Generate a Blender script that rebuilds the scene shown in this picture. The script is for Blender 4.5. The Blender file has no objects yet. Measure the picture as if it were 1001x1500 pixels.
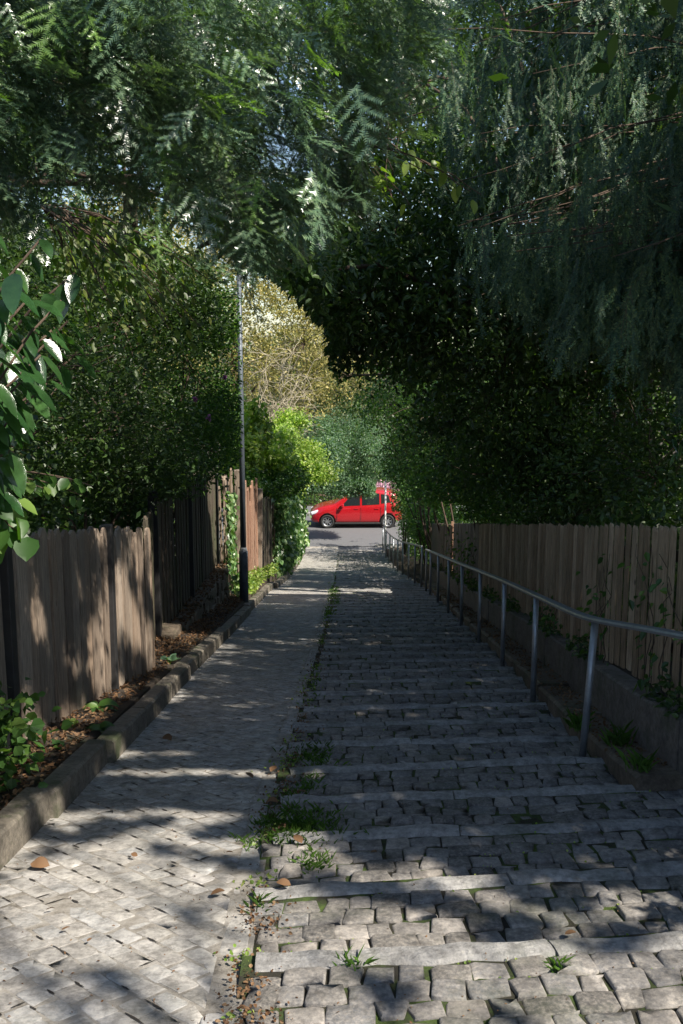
import bpy, bmesh, math, random
import numpy as np
from mathutils import Vector, Matrix
R = math.radians
rng = np.random.default_rng(7)
random.seed(7)
scn = bpy.context.scene
col = scn.collection

# ------------------------------------------------------------------ camera, sky, sun, exposure
CAMZ = 1.574
PITCH = 9.4
YAW = 1.02
cd = bpy.data.cameras.new('camera'); cam = bpy.data.objects.new('camera', cd); col.objects.link(cam)
cam.location = (0, 0, CAMZ); cam.rotation_euler = (R(90 - PITCH), 0, R(-YAW))
cd.sensor_fit = 'VERTICAL'; cd.sensor_height = 36; cd.lens = 35; cd.clip_start = .05; cd.clip_end = 4000
scn.camera = cam
SUN = np.array([.52, -.42, .74]); SUN /= np.linalg.norm(SUN)      # direction towards the sun
w = bpy.data.worlds.new('World'); scn.world = w; w.use_nodes = True
wn = w.node_tree; bgn = wn.nodes['Background']
sky = wn.nodes.new('ShaderNodeTexSky'); sky.sky_type = 'NISHITA'; sky.sun_disc = False
sky.sun_elevation = math.asin(SUN[2]); sky.sun_rotation = math.atan2(SUN[0], SUN[1])
sky.air_density = 1.0; sky.dust_density = .6
wn.links.new(sky.outputs[0], bgn.inputs[0]); bgn.inputs[1].default_value = .085
sd = bpy.data.lights.new('sun', 'SUN'); sd.energy = 5.0; sd.angle = R(.53); sd.color = (1, .93, .82)
so = bpy.data.objects.new('sun', sd); col.objects.link(so)
so.rotation_euler = Vector(SUN).to_track_quat('Z', 'Y').to_euler(); so.location = (20, -20, 30)
scn.view_settings.view_transform = 'Standard'; scn.view_settings.look = 'None'
scn.view_settings.gamma = 1; scn.view_settings.exposure = 1.08
scn.render.engine = 'CYCLES'
scn.cycles.max_bounces = 6; scn.cycles.diffuse_bounces = 3; scn.cycles.glossy_bounces = 2
scn.cycles.transmission_bounces = 3; scn.cycles.transparent_max_bounces = 4

# ------------------------------------------------------------------ geometry of the place
def interp(tab):
    xs = [a for a, b in tab]; ys = [b for a, b in tab]
    return lambda v: np.interp(v, xs, ys)
_ys = [-30]; _zs = [30 * .1763]
_y = -30.0; _z = 30 * .1763
while _y < 60:
    s = .1763 if _y < 27.5 else (.1763 - (.1763 - .09) * min(1, (_y - 27.5) / 9.0))
    if _y >= 38: s = 0
    _y += .25; _z -= s * .25; _ys.append(_y); _zs.append(_z)
zp = lambda y: np.interp(y, _ys, _zs)
ZROAD = float(zp(40)); print('ZROAD', ZROAD)
XL = interp([(0, -1.42), (5, -1.40), (8.8, -1.38), (11.5, -1.31), (22, -1.2), (37.5, -.72), (40, -.7)])
XD = interp([(0, -.26), (3.1, -.27), (5.2, -.29), (6.7, -.225), (9.6, -.125), (14, 0.02), (21, .19), (28, .33), (37.5, .54)])
XR = interp([(0, 2.6), (5.178, 2.6), (5.182, 1.74), (6, 1.74), (8.4, 1.87), (10.5, 1.98), (14.3, 2.09), (21.5, 2.36), (37.5, 2.3)])
# camera ray helper: the world point at forward distance D seen at photo pixel (px, py)
_M = Matrix.Rotation(R(-YAW), 3, 'Z') @ Matrix.Rotation(R(90 - PITCH), 3, 'X')
_Mn = np.array(_M)
F = 35 / 36 * 1500
def at(px, py, D):
    px = np.asarray(px, float); py = np.asarray(py, float); D = np.asarray(D, float)
    d = np.stack([(px - 500.5) / F, (750 - py) / F, -np.ones_like(px * py)], -1) @ _Mn.T
    return d * (D / d[..., 1])[..., None] + np.array([0, 0, CAMZ])

# ------------------------------------------------------------------ mesh helpers
def tag(o, label=None, cat=None, group=None, kind=None):
    if label: o['label'] = label
    if cat: o['category'] = cat
    if group: o['group'] = group
    if kind: o['kind'] = kind
    return o
def empty(name, loc, label=None, cat=None, group=None, rz=0):
    o = bpy.data.objects.new(name, None); col.objects.link(o); o.location = loc; o.rotation_euler = (0, 0, rz)
    o.empty_display_size = .1
    return tag(o, label, cat, group)
def link(name, me, mat, parent=None):
    o = bpy.data.objects.new(name, me); col.objects.link(o)
    if mat: me.materials.append(mat)
    if parent is not None:
        o.parent = parent
        o.matrix_parent_inverse = (Matrix.Translation(parent.location) @ Matrix.Rotation(parent.rotation_euler.z, 4, 'Z')).inverted() if not parent.get('_local') else Matrix()
    return o
def npmesh(name, verts, faces, smooth=False):
    """verts (N,3); faces: list of int arrays (M,k)"""
    me = bpy.data.meshes.new(name)
    verts = np.asarray(verts, np.float32)
    if not isinstance(faces, (list, tuple)): faces = [faces]
    faces = [np.asarray(f, np.int32) for f in faces if len(f)]
    nl = sum(f.size for f in faces); nf = sum(len(f) for f in faces)
    me.vertices.add(len(verts)); me.vertices.foreach_set('co', verts.ravel())
    me.loops.add(nl); me.polygons.add(nf)
    me.loops.foreach_set('vertex_index', np.concatenate([f.ravel() for f in faces]))
    tot = np.concatenate([np.full(len(f), f.shape[1], np.int32) for f in faces])
    st = np.zeros(nf, np.int32); st[1:] = np.cumsum(tot)[:-1]
    me.polygons.foreach_set('loop_start', st); me.polygons.foreach_set('loop_total', tot)
    me.polygons.foreach_set('use_smooth', np.full(nf, smooth))
    me.update(calc_edges=True); me.validate()
    return me
class MB:
    def __init__(s): s.v = []; s.f = {}; s.n = 0
    def add(s, v, f):
        v = np.asarray(v, float); s.v.append(v)
        for q in f:
            s.f.setdefault(len(q), []).append([i + s.n for i in q])
        s.n += len(v)
    def box(s, c, size, rot=None, taper=1.0):
        hx, hy, hz = [a / 2 for a in size]
        v = np.array([[x * hx * (taper if z > 0 else 1), y * hy * (taper if z > 0 else 1), z * hz] for z in (-1, 1) for y in (-1, 1) for x in (-1, 1)])
        if rot is not None: v = v @ np.array(rot).T
        s.add(v + np.array(c), [(0, 2, 3, 1), (4, 5, 7, 6), (0, 1, 5, 4), (2, 6, 7, 3), (0, 4, 6, 2), (1, 3, 7, 5)])
    def tube(s, pts, rad, n=8, cap=True, sq=None):
        pts = np.asarray(pts, float); rad = np.broadcast_to(rad, len(pts)); V = []
        up = np.array([0, 0, 1.])
        t = np.gradient(pts, axis=0); t /= np.linalg.norm(t, axis=1)[:, None] + 1e-9
        a = np.cross(t[0], up)
        if np.linalg.norm(a) < .1: a = np.cross(t[0], [1, 0, 0])
        a /= np.linalg.norm(a)
        for p, tt, r in zip(pts, t, rad):
            a = a - tt * np.dot(a, tt); a /= np.linalg.norm(a); b = np.cross(tt, a)
            for k in range(n):
                th = 2 * math.pi * k / n
                V.append(p + r * (a * math.cos(th) + b * math.sin(th)))
        f = []
        for i in range(len(pts) - 1):
            for k in range(n):
                k2 = (k + 1) % n
                f.append((i * n + k, i * n + k2, (i + 1) * n + k2, (i + 1) * n + k))
        if cap: f.append(tuple(range(n))[::-1]); f.append(tuple((len(pts) - 1) * n + k for k in range(n)))
        s.add(V, f)
    def sweep(s, pts, prof, cap=True):
        """rectangular or free profile (list of (side, up)) swept along pts, up stays +Z"""
        pts = np.asarray(pts, float); t = np.gradient(pts, axis=0); t[:, 2] *= 1
        V = []; n = len(prof)
        for p, tt in zip(pts, t):
            sd_ = np.array([tt[1], -tt[0], 0]); sd_ /= np.linalg.norm(sd_)
            for (u, h) in prof: V.append(p + sd_ * u + np.array([0, 0, h]))
        f = []
        for i in range(len(pts) - 1):
            for k in range(n):
                k2 = (k + 1) % n
                f.append((i * n + k, (i + 1) * n + k, (i + 1) * n + k2, i * n + k2))
        if cap: f.append(tuple(range(n))); f.append(tuple((len(pts) - 1) * n + k for k in range(n))[::-1])
        s.add(V, f)
    def build(s, name, mat, parent=None, smooth=False, bevel=0):
        me = npmesh(name, np.concatenate(s.v), [np.array(s.f[k]) for k in sorted(s.f)], smooth)
        o = link(name, me, mat, parent)
        if bevel:
            m = o.modifiers.new('bevel', 'BEVEL'); m.width = bevel; m.segments = 2; m.limit_method = 'ANGLE'
        return o

# ------------------------------------------------------------------ materials
def nmat(name):
    m = bpy.data.materials.new(name); m.use_nodes = True
    nt = m.node_tree; return m, nt, nt.nodes['Principled BSDF']
def N(nt, t, **k):
    n = nt.nodes.new(t)
    for a, b in k.items():
        if a in n.inputs.keys(): n.inputs[a].default_value = b
        else: setattr(n, a, b)
    return n
def ramp(nt, fac, stops):
    r = nt.nodes.new('ShaderNodeValToRGB'); e = r.color_ramp.elements
    while len(e) < len(stops): e.new(.5)
    for i, (p, c) in enumerate(stops): e[i].position = p; e[i].color = (*c, 1)
    nt.links.new(fac, r.inputs[0]); return r.outputs[0]
def mix(nt, a, b, fac, mode='MIX'):
    n = nt.nodes.new('ShaderNodeMix'); n.data_type = 'RGBA'; n.blend_type = mode
    for i, v in ((0, fac), (6, a), (7, b)):
        if hasattr(v, 'default_value') or hasattr(v, 'links'): nt.links.new(v, n.inputs[i])
        else: n.inputs[i].default_value = v if i == 0 else (*v, 1)
    return n.outputs[2]
def noise(nt, scale, detail=6, rough=.6, vec=None, stretch=None):
    n = nt.nodes.new('ShaderNodeTexNoise'); n.inputs['Scale'].default_value = scale
    n.inputs['Detail'].default_value = detail; n.inputs['Roughness'].default_value = rough
    tc = nt.nodes.new('ShaderNodeTexCoord'); v = tc.outputs['Object']
    if stretch:
        mp = nt.nodes.new('ShaderNodeMapping'); mp.inputs['Scale'].default_value = stretch
        nt.links.new(v, mp.inputs[0]); v = mp.outputs[0]
    nt.links.new(v, n.inputs['Vector']); return n.outputs['Fac']
def bump(nt, bsdf, h, strength=.4, dist=.01):
    b = nt.nodes.new('ShaderNodeBump'); b.inputs['Strength'].default_value = strength; b.inputs['Distance'].default_value = dist
    nt.links.new(h, b.inputs['Height']); nt.links.new(b.outputs[0], bsdf.inputs['Normal'])
def island(nt): return nt.nodes.new('ShaderNodeNewGeometry').outputs['Random Per Island']

def m_stone(name, cols, spots, rough=.78, bs=.5, moss=0):
    m, nt, b = nmat(name)
    c = ramp(nt, island(nt), cols)
    n1 = noise(nt, 60, 8, .7); n2 = noise(nt, 6, 4, .6)
    c = mix(nt, c, spots, ramp(nt, n1, [(.42, (0, 0, 0)), (.7, (.6, .6, .6))]))
    c = mix(nt, c, ramp(nt, noise(nt, 22, 6, .75), [(.36, (.38, .37, .36)), (.56, (1, 1, 1)), (.7, (1.25, 1.2, 1.12))]), .75, 'MULTIPLY')
    c = mix(nt, c, ramp(nt, n2, [(.3, (.45, .45, .45)), (.7, (1, 1, 1))]), .8, 'MULTIPLY')
    if moss:
        c = mix(nt, c, (.035, .05, .015), ramp(nt, noise(nt, 2.3, 5, .7), [(.52, (0, 0, 0)), (.66, (moss,) * 3)]))
    nt.links.new(c, b.inputs['Base Color']); b.inputs['Roughness'].default_value = rough
    bump(nt, b, n1, bs, .012); return m
M = {}
M['cobble'] = m_stone('cobble', [(0, (.11, .105, .10)), (.35, (.23, .215, .20)), (.7, (.18, .18, .185)), (1, (.33, .30, .27))], (.50, .45, .39), moss=.35)
M['setts'] = m_stone('setts', [(0, (.34, .32, .295)), (.4, (.44, .42, .39)), (.8, (.39, .39, .385)), (1, (.50, .475, .45))], (.62, .58, .53), moss=.15)
M['nosing'] = m_stone('nosing', [(0, (.30, .295, .29)), (1, (.39, .38, .365))], (.50, .48, .45), moss=.4, bs=1)
M['concrete'] = m_stone('concrete', [(0, (.17, .15, .12)), (1, (.23, .20, .16))], (.32, .27, .21), moss=.85)
M['wall_conc'] = m_stone('wall_conc', [(0, (.15, .13, .115)), (1, (.19, .165, .145))], (.22, .19, .16), moss=.6)
M['rubble'] = m_stone('rubble', [(0, (.10, .075, .05)), (.5, (.17, .13, .09)), (1, (.22, .18, .13))], (.26, .2, .15), moss=.8)

m, nt, b = nmat('joint_soil'); n = noise(nt, 5, 6, .7)
c = ramp(nt, n, [(.36, (.022, .018, .013)), (.46, (.035, .032, .016)), (.54, (.05, .08, .015)), (.64, (.09, .14, .02))])
nt.links.new(c, b.inputs['Base Color']); b.inputs['Roughness'].default_value = .95
bump(nt, b, noise(nt, 90, 6, .8), 1, .02); M['joint'] = m
m, nt, b = nmat('joint_sand')
c = ramp(nt, noise(nt, 7, 5, .75), [(.35, (.38, .355, .32)), (.52, (.28, .255, .22)), (.66, (.11, .095, .075))])
nt.links.new(c, b.inputs['Base Color']); b.inputs['Roughness'].default_value = .95
bump(nt, b, noise(nt, 90, 6, .8), 1, .01); M['joint_sand'] = m
m, nt, b = nmat('crack'); b.inputs['Base Color'].default_value = (.022, .018, .014, 1); b.inputs['Roughness'].default_value = 1; M['crack'] = m
m, nt, b = nmat('soil'); n = noise(nt, 3, 8, .7)
c = ramp(nt, n, [(.3, (.03, .021, .014)), (.55, (.055, .038, .024)), (.72, (.035, .05, .018))])
nt.links.new(c, b.inputs['Base Color']); b.inputs['Roughness'].default_value = 1
bump(nt, b, noise(nt, 40, 8, .8), 1, .04); M['soil'] = m
m, nt, b = nmat('asphalt'); n = noise(nt, 120, 5, .7)
c = ramp(nt, n, [(.3, (.09, .09, .095)), (.7, (.14, .14, .145))])
nt.links.new(c, b.inputs['Base Color']); b.inputs['Roughness'].default_value = .8; bump(nt, b, n, .4, .01); M['asphalt'] = m

def m_wood(name, cols, grain=.5, green=0):
    m, nt, b = nmat(name)
    c = ramp(nt, island(nt), cols)
    g = noise(nt, 9, 8, .75, stretch=(9, 9, .5)); g2 = noise(nt, 30, 6, .7, stretch=(8, 8, .35))
    c = mix(nt, c, ramp(nt, g, [(.3, (.25, .22, .2)), (.65, (1, 1, 1))]), .85, 'MULTIPLY')
    c = mix(nt, c, ramp(nt, g2, [(.35, (.4, .38, .36)), (.6, (1.15, 1.1, 1.05))]), .6, 'MULTIPLY')
    kn = N(nt, 'ShaderNodeTexVoronoi', Scale=4.5); tc = nt.nodes.new('ShaderNodeTexCoord'); mp = nt.nodes.new('ShaderNodeMapping')
    mp.inputs['Scale'].default_value = (1.6, 1.6, .7); nt.links.new(tc.outputs['Object'], mp.inputs[0]); nt.links.new(mp.outputs[0], kn.inputs['Vector'])
    c = mix(nt, (.05, .035, .025), c, ramp(nt, kn.outputs['Distance'], [(.05, (.15,) * 3), (.1, (1,) * 3)]))
    if green: c = mix(nt, c, (.05, .065, .025), ramp(nt, noise(nt, 1.6, 4, .6), [(.45, (0, 0, 0)), (.65, (green,) * 3)]))
    nt.links.new(c, b.inputs['Base Color']); b.inputs['Roughness'].default_value = .85
    bump(nt, b, g2, .6, .006); return m
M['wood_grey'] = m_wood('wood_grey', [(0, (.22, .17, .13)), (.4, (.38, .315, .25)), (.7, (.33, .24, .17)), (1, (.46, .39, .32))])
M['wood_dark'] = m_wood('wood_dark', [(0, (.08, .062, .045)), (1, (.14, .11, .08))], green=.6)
M['wood_red'] = m_wood('wood_red', [(0, (.30, .17, .115)), (.5, (.46, .27, .18)), (1, (.38, .27, .20))])
M['picket'] = m_wood('picket', [(0, (.28, .19, .11)), (.5, (.50, .37, .24)), (1, (.66, .50, .34))], green=.25)
M['panel'] = m_wood('panel', [(0, (.24, .20, .155)), (1, (.30, .25, .19))], green=.35)
m, nt, b = nmat('post_black'); nt.links.new(ramp(nt, noise(nt, 12, 5, .6), [(.3, (.012, .012, .013)), (.8, (.03, .028, .027))]), b.inputs['Base Color'])
b.inputs['Roughness'].default_value = .6; M['black'] = m
def m_metal(name, c0, c1, rough, met, bs=.1):
    m, nt, b = nmat(name); n = noise(nt, 14, 6, .7)
    nt.links.new(ramp(nt, n, [(.35, c0), (.7, c1)]), b.inputs['Base Color'])
    nt.links.new(ramp(nt, noise(nt, 30, 5), [(.3, (rough - .1,) * 3), (.7, (rough + .15,) * 3)]), b.inputs['Roughness'])
    b.inputs['Metallic'].default_value = met; bump(nt, b, n, bs, .004); return m
M['galv'] = m_metal('galv', (.28, .30, .32), (.40, .42, .44), .42, .7)
M['lamp'] = m_metal('lamp', (.075, .09, .11), (.11, .13, .155), .5, .3)
M['whitepaint'] = m_metal('whitepaint', (.62, .60, .57), (.74, .72, .7), .5, .0)
M['rust'] = m_metal('rust', (.12, .06, .04), (.2, .11, .07), .8, .2, .4)
M['carred'] = m_metal('carred', (.34, .004, .009), (.36, .006, .011), .25, .0, 0)
M['carred'].node_tree.nodes['Principled BSDF'].inputs['Coat Weight'].default_value = 1
M['carred'].node_tree.nodes['Principled BSDF'].inputs['Coat Roughness'].default_value = .04
M['rubber'] = m_metal('rubber', (.012,) * 3, (.02,) * 3, .7, 0)
M['trim'] = m_metal('trim', (.02,) * 3, (.03,) * 3, .5, 0)
M['alloy'] = m_metal('alloy', (.45, .46, .48), (.55, .56, .58), .3, .8, 0)
m, nt, b = nmat('glass_dark'); b.inputs['Base Color'].default_value = (.015, .018, .02, 1); b.inputs['Roughness'].default_value = .05; b.inputs['Coat Weight'].default_value = 1; M['glass'] = m
m, nt, b = nmat('lens'); b.inputs['Base Color'].default_value = (.6, .62, .65, 1); b.inputs['Roughness'].default_value = .08; M['lens'] = m
m, nt, b = nmat('red_lens'); b.inputs['Base Color'].default_value = (.35, .01, .01, 1); b.inputs['Roughness'].default_value = .1; M['redlens'] = m

def m_leaf(name, cols, trans=.35, rough=.45, spec=.5, tcol=None):
    m = bpy.data.materials.new(name); m.use_nodes = True; nt = m.node_tree; b = nt.nodes['Principled BSDF']
    out = nt.nodes['Material Output']
    c = ramp(nt, island(nt), cols)
    c = mix(nt, c, ramp(nt, noise(nt, 1.2, 3, .6), [(.35, (.6, .6, .6)), (.65, (1.15, 1.15, 1.1))]), 1, 'MULTIPLY')
    nt.links.new(c, b.inputs['Base Color']); b.inputs['Roughness'].default_value = rough; b.inputs['Specular IOR Level'].default_value = spec
    t = nt.nodes.new('ShaderNodeBsdfTranslucent')
    tc = mix(nt, c, tcol or (2.2, 2.6, .7), 1, 'MULTIPLY'); nt.links.new(tc, t.inputs[0])
    x = nt.nodes.new('ShaderNodeMixShader'); x.inputs[0].default_value = trans
    nt.links.new(b.outputs[0], x.inputs[1]); nt.links.new(t.outputs[0], x.inputs[2]); nt.links.new(x.outputs[0], out.inputs[0]); return m
M['yew'] = m_leaf('yew', [(0, (.05, .095, .055)), (.6, (.09, .155, .09)), (1, (.16, .23, .12))], .15, .30, .9)
M['yew_fresh'] = m_leaf('yew_fresh', [(0, (.08, .16, .035)), (1, (.15, .25, .06))], .25, .4, .6)
M['conifer'] = m_leaf('conifer', [(0, (.022, .055, .032)), (.6, (.045, .10, .06)), (1, (.12, .17, .07))], .15, .5, .35)
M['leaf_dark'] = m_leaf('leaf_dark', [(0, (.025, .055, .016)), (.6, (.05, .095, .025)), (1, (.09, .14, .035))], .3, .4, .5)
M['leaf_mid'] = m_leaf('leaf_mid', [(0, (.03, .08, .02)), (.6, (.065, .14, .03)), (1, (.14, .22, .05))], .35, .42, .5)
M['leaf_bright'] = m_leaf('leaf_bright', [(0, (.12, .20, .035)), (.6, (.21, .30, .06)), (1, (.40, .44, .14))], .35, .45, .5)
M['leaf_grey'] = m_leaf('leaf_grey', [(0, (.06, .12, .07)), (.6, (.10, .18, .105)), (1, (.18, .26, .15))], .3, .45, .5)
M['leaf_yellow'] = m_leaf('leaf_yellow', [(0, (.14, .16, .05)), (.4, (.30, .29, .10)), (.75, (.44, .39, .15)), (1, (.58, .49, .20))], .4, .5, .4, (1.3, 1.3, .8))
M['laurel'] = m_leaf('laurel', [(0, (.025, .075, .024)), (1, (.05, .115, .035))], .22, .2, 1.0)
_nt = M['laurel'].node_tree; _b = _nt.nodes['Principled BSDF']; bump(_nt, _b, noise(_nt, 70, 6, .7), .35, .004)
_src = _b.inputs['Base Color'].links[0].from_socket
_nt.links.new(mix(_nt, _src, ramp(_nt, noise(_nt, 28, 6, .7), [(.35, (.55, .6, .5)), (.6, (1, 1, 1)), (.75, (1.5, 1.35, .9))]), .8, 'MULTIPLY'), _b.inputs['Base Color'])
M['leaf_olive'] = m_leaf('leaf_olive', [(0, (.10, .12, .045)), (.5, (.20, .20, .08)), (1, (.44, .38, .16))], .35, .5, .4, (1.3, 1.4, .8))
M['hazel'] = m_leaf('hazel', [(0, (.06, .10, .022)), (.6, (.10, .14, .035)), (1, (.18, .20, .06))], .45, .45, .5)
M['ivy'] = m_leaf('ivy', [(0, (.05, .12, .035)), (.6, (.11, .21, .07)), (1, (.28, .36, .16))], .25, .35, .7)
M['grass'] = m_leaf('grass', [(0, (.06, .13, .02)), (1, (.12, .22, .04))], .35, .5, .4)
M['dry'] = m_leaf('dry', [(0, (.09, .045, .02)), (.5, (.17, .09, .045)), (1, (.28, .18, .10))], .2, .7, .3, (1.2, 1.1, .9))
M['petal'] = m_leaf('petal', [(0, (.50, .15, .50)), (1, (.70, .32, .65))], .3, .5, .3, (1, 1, 1))
M['petal_roof_glare'] = m_leaf('petal_roof_glare', [(0, (.55, .25, .38)), (1, (.8, .55, .65))], .3, .5, .3, (1, 1, 1))
def m_bark(name, a, b_):
    m, nt, b = nmat(name); n = noise(nt, 8, 8, .7, stretch=(4, 4, .8))
    nt.links.new(ramp(nt, n, [(.3, a), (.7, b_)]), b.inputs['Base Color']); b.inputs['Roughness'].default_value = .9; bump(nt, b, n, .8, .02); return m
M['bark'] = m_bark('bark', (.045, .03, .02), (.12, .08, .055))
M['bark_red'] = m_bark('bark_red', (.05, .032, .024), (.10, .065, .048))
M['petal_pale'] = m_leaf('petal_pale', [(0, (.3, .28, .26)), (1, (.45, .42, .40))], .1, .6, .3, (1, 1, 1))
M['twig_pale'] = m_bark('twig_pale', (.26, .22, .15), (.42, .37, .27))

# ------------------------------------------------------------------ ground, path, road
def wob(x, y, s=1.0, a=1.0):
    return a * (np.sin(1.7 * x * s + 2.3 * y * s) + np.sin(2.9 * x * s - 1.3 * y * s + 1) + np.sin(.7 * x * s + 4.1 * y * s + 2)) / 3
gy = np.concatenate([[-300, -100, -40], np.arange(-12, 5.2, .3), [5.24, 5.285, 5.30, 5.32], np.arange(5.5, 44, .3), [46, 50, 56, 64, 80, 120, 300, 1500]])
loff = np.array([-900, -300, -100, -50, -30, -20, -14, -9, -7, -5.5, -4.5, -3.5, -2.8, -2.2, -1.8, -1.4, -1.1, -.9, -.75, -.6, -.45, -.3, -.15, -.128])
roff = np.array([.03, .08, .2, .3, .42, .6, .9, 1.3, 1.8, 2.4, 3.2, 4.2, 5.5, 7, 9, 14, 20, 30, 50, 100, 300, 900])
XRg = lambda y: np.where(y < 5.29, 2.6, XR(np.maximum(y, 5.31)))
mid_ = np.linspace(0, 1, 14)
X = np.stack([np.concatenate([XL(y) + loff, XL(y) - .11 + mid_ * (XRg(y) + .01 - XL(y) + .11), XRg(y) + roff]) for y in gy]); Y = np.repeat(gy[:, None], X.shape[1], 1)
gx = X[0]
def gz(X, Y):
    base = zp(np.clip(Y, -30, 60))
    l = XL(Y) - X; r = X - XRg(Y)
    up = np.zeros_like(X)
    bedl = np.interp(Y, [0, 12, 16, 20, 26, 36], [.12, .13, .16, .25, .25, .05])
    up = np.where(l > .125, bedl + np.clip(l - .1, 0, .6) * .12, up)
    back = np.interp(Y, [0, 6, 10, 12.5, 18, 24, 30, 38], [.25, .25, .25, .38, .85, .8, .5, .2])
    up = np.where(l > .75, back, up)
    up = np.where(r > .06, .10, up)
    up = np.where(r > .40, np.interp(Y, [0, 25, 32, 38], [.45, .45, .2, .05]), up)
    up = up - np.where((l <= .125) & (r <= .06), .14, 0)
    up = np.where(Y > 37.4, -.03, up)
    return base + up + np.where(Y < 37.4, wob(X, Y, 1.3, .012), 0)
Z = gz(X, Y); V = np.stack([X, Y, Z], -1).reshape(-1, 3)
def gridfaces(ny, nx):
    i = np.arange(ny - 1)[:, None] * nx + np.arange(nx - 1)[None]
    return np.stack([i, i + 1, i + nx + 1, i + nx], -1).reshape(-1, 4)
tag(link('ground', npmesh('ground', V, gridfaces(len(gy), len(gx)), True), M['soil']), kind='structure')

# road across the bottom and the apron in front of it
mb = MB(); mb.add([(-60, 38.6, ZROAD + .0), (60, 38.6, ZROAD), (60, 46, ZROAD), (-60, 46, ZROAD)], [(0, 1, 2, 3)])
tag(mb.build('road', M['asphalt']), kind='structure')
mb = MB()
for i in range(60):
    mb.box((-29.5 + i, 46.08, ZROAD + .05), (.985, .14, .16))
for i in range(60):
    if not (-.7 < -29.5 + i < 2.4): mb.box((-29.5 + i, 38.5, ZROAD + .04), (.985, .14, .14))
tag(mb.build('road_kerb', M['nosing'], bevel=.01), kind='structure')
mb = MB(); mb.add([(-60, 46.15, ZROAD + .12), (60, 46.15, ZROAD + .12), (60, 48, ZROAD + .12), (-60, 48, ZROAD + .12)], [(0, 1, 2, 3)])
tag(mb.build('far_pavement', M['asphalt']), kind='structure')

# step levels: tread k from SE[k] to SE[k+1], nosing stone at its far end
TR = .662
SE = [2.02 + TR * k - 2 * TR - .15 for k in range(57)]     # edges
DROP = .30
def zstep(y):
    y = np.asarray(y, float); k = np.clip(np.floor((y - SE[0]) / TR), 0, 200); m_ = SE[0] + (k + .5) * TR
    return zp(m_) + (zp(y) - zp(m_)) * DROP
def skew(x, y): return y + (.085 * np.exp(-np.maximum(y - 3, 0) / 7)) * (x - XD(y)) + .012 * np.sin(2.1 * x + y * 3)
YEND = SE[-1]

def stones(cx, cy, w_, d_, ang, zf, h=.05, round_=.012, jit=.008, zj=.006, clamp=None, yskew=False, crown=.006, tl=.014):
    """worn stone blocks: an 8-corner ring, a rounded shoulder and a slightly domed top"""
    n = len(cx); cx = np.asarray(cx); cy = np.asarray(cy)
    c = .09
    ring = np.array([(-.5 + c, -.5), (.5 - c, -.5), (.5, -.5 + c), (.5, .5 - c), (.5 - c, .5), (-.5 + c, .5), (-.5, .5 - c), (-.5, -.5 + c)])
    w_ = np.broadcast_to(w_, n); d_ = np.broadcast_to(d_, n); ang = np.broadcast_to(ang, n)
    cj = rng.normal(0, jit, (n, 8, 2))
    L = ring[None] * np.stack([w_, d_], -1)[:, None] + cj
    zs = rng.normal(0, zj, n); tilt = rng.normal(0, tl, (n, 2))
    out = []
    for (sh, dz) in ((1.0, -h), (1.0, -round_ * 1.1), (None, -round_ * .25), (None, 0), ('m', crown)):
        if sh == 1.0: l = L
        elif sh == 'm': l = L * .0
        else:
            ins = round_ * (.5 if dz < 0 else 1.5)
            l = L * (1 - 2 * ins / np.stack([w_, d_], -1))[:, None]
        if sh == 'm': l = l[:, :1]
        ca, sa = np.cos(ang)[:, None], np.sin(ang)[:, None]
        x = cx[:, None] + l[..., 0] * ca - l[..., 1] * sa
        y = cy[:, None] + l[..., 0] * sa + l[..., 1] * ca
        if clamp is not None:
            x = np.clip(x, *clamp(y))
        yy = skew(x, y) if yskew else y
        z = zf(y, cy[:, None]) + dz + zs[:, None] + (l * tilt[:, None]).sum(-1)
        out.append(np.stack([x, yy, z], -1))
    V = np.concatenate(out, 1); m_ = V.shape[1]
    base = (np.arange(n) * m_)[:, None, None]
    q = []
    for r in range(3):
        for k in range(8):
            k2 = (k + 1) % 8; q.append((r * 8 + k, r * 8 + k2, (r + 1) * 8 + k2, (r + 1) * 8 + k))
    t = [(24 + k, 24 + (k + 1) % 8, 32) for k in range(8)]
    return V.reshape(-1, 3), (base + np.array(q)[None]).reshape(-1, 4), (base + np.array(t)[None]).reshape(-1, 3)

root_path = empty('path', (0, 0, 0)); root_path['kind'] = 'structure'
# bed of the steps (joint soil, risers) and bed of the ramp
xs = np.linspace(0, 1, 12); rows = []
for k in range(len(SE) - 1):
    for e in (SE[k] + .001, SE[k + 1] - .001): rows.append(e)
rows = np.array(rows); XX = XD(rows)[:, None] - .02 + xs[None] * (XR(rows + 0) + .03 - XD(rows))[:, None]
YY = np.repeat(rows[:, None], 12, 1); ZZ = zstep(YY) - .0105
V = np.stack([XX, skew(XX, YY), ZZ], -1).reshape(-1, 3)
link('step_bed', npmesh('step_bed', V, gridfaces(len(rows), 12), False), M['joint'], root_path)
ry = np.arange(-3, 38.61, .2); XX = XL(ry)[:, None] - .15 + xs[None] * (XD(ry) + .16 - XL(ry))[:, None]; YY = np.repeat(ry[:, None], 12, 1)
link('ramp_bed', npmesh('ramp_bed', np.stack([XX, YY, zp(YY) - .0012 + .004 * np.sin(YY * 2.2)], -1).reshape(-1, 3), gridfaces(len(ry), 12), True), M['joint_sand'], root_path)
# apron slab at the foot
mb = MB(); ay = np.arange(YEND - .1, 38.62, .2)
for i in range(len(ay) - 1):
    a, b_ = ay[i], ay[i + 1]
    mb.add([(XD(a) - .02, a, zp(a) - .002), (2.6, a, zp(a) - .002), (2.6, b_, zp(b_) - .002), (XD(b_) - .02, b_, zp(b_) - .002)], [(0, 1, 2, 3)])
mb.build('apron', M['asphalt'], root_path)

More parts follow.
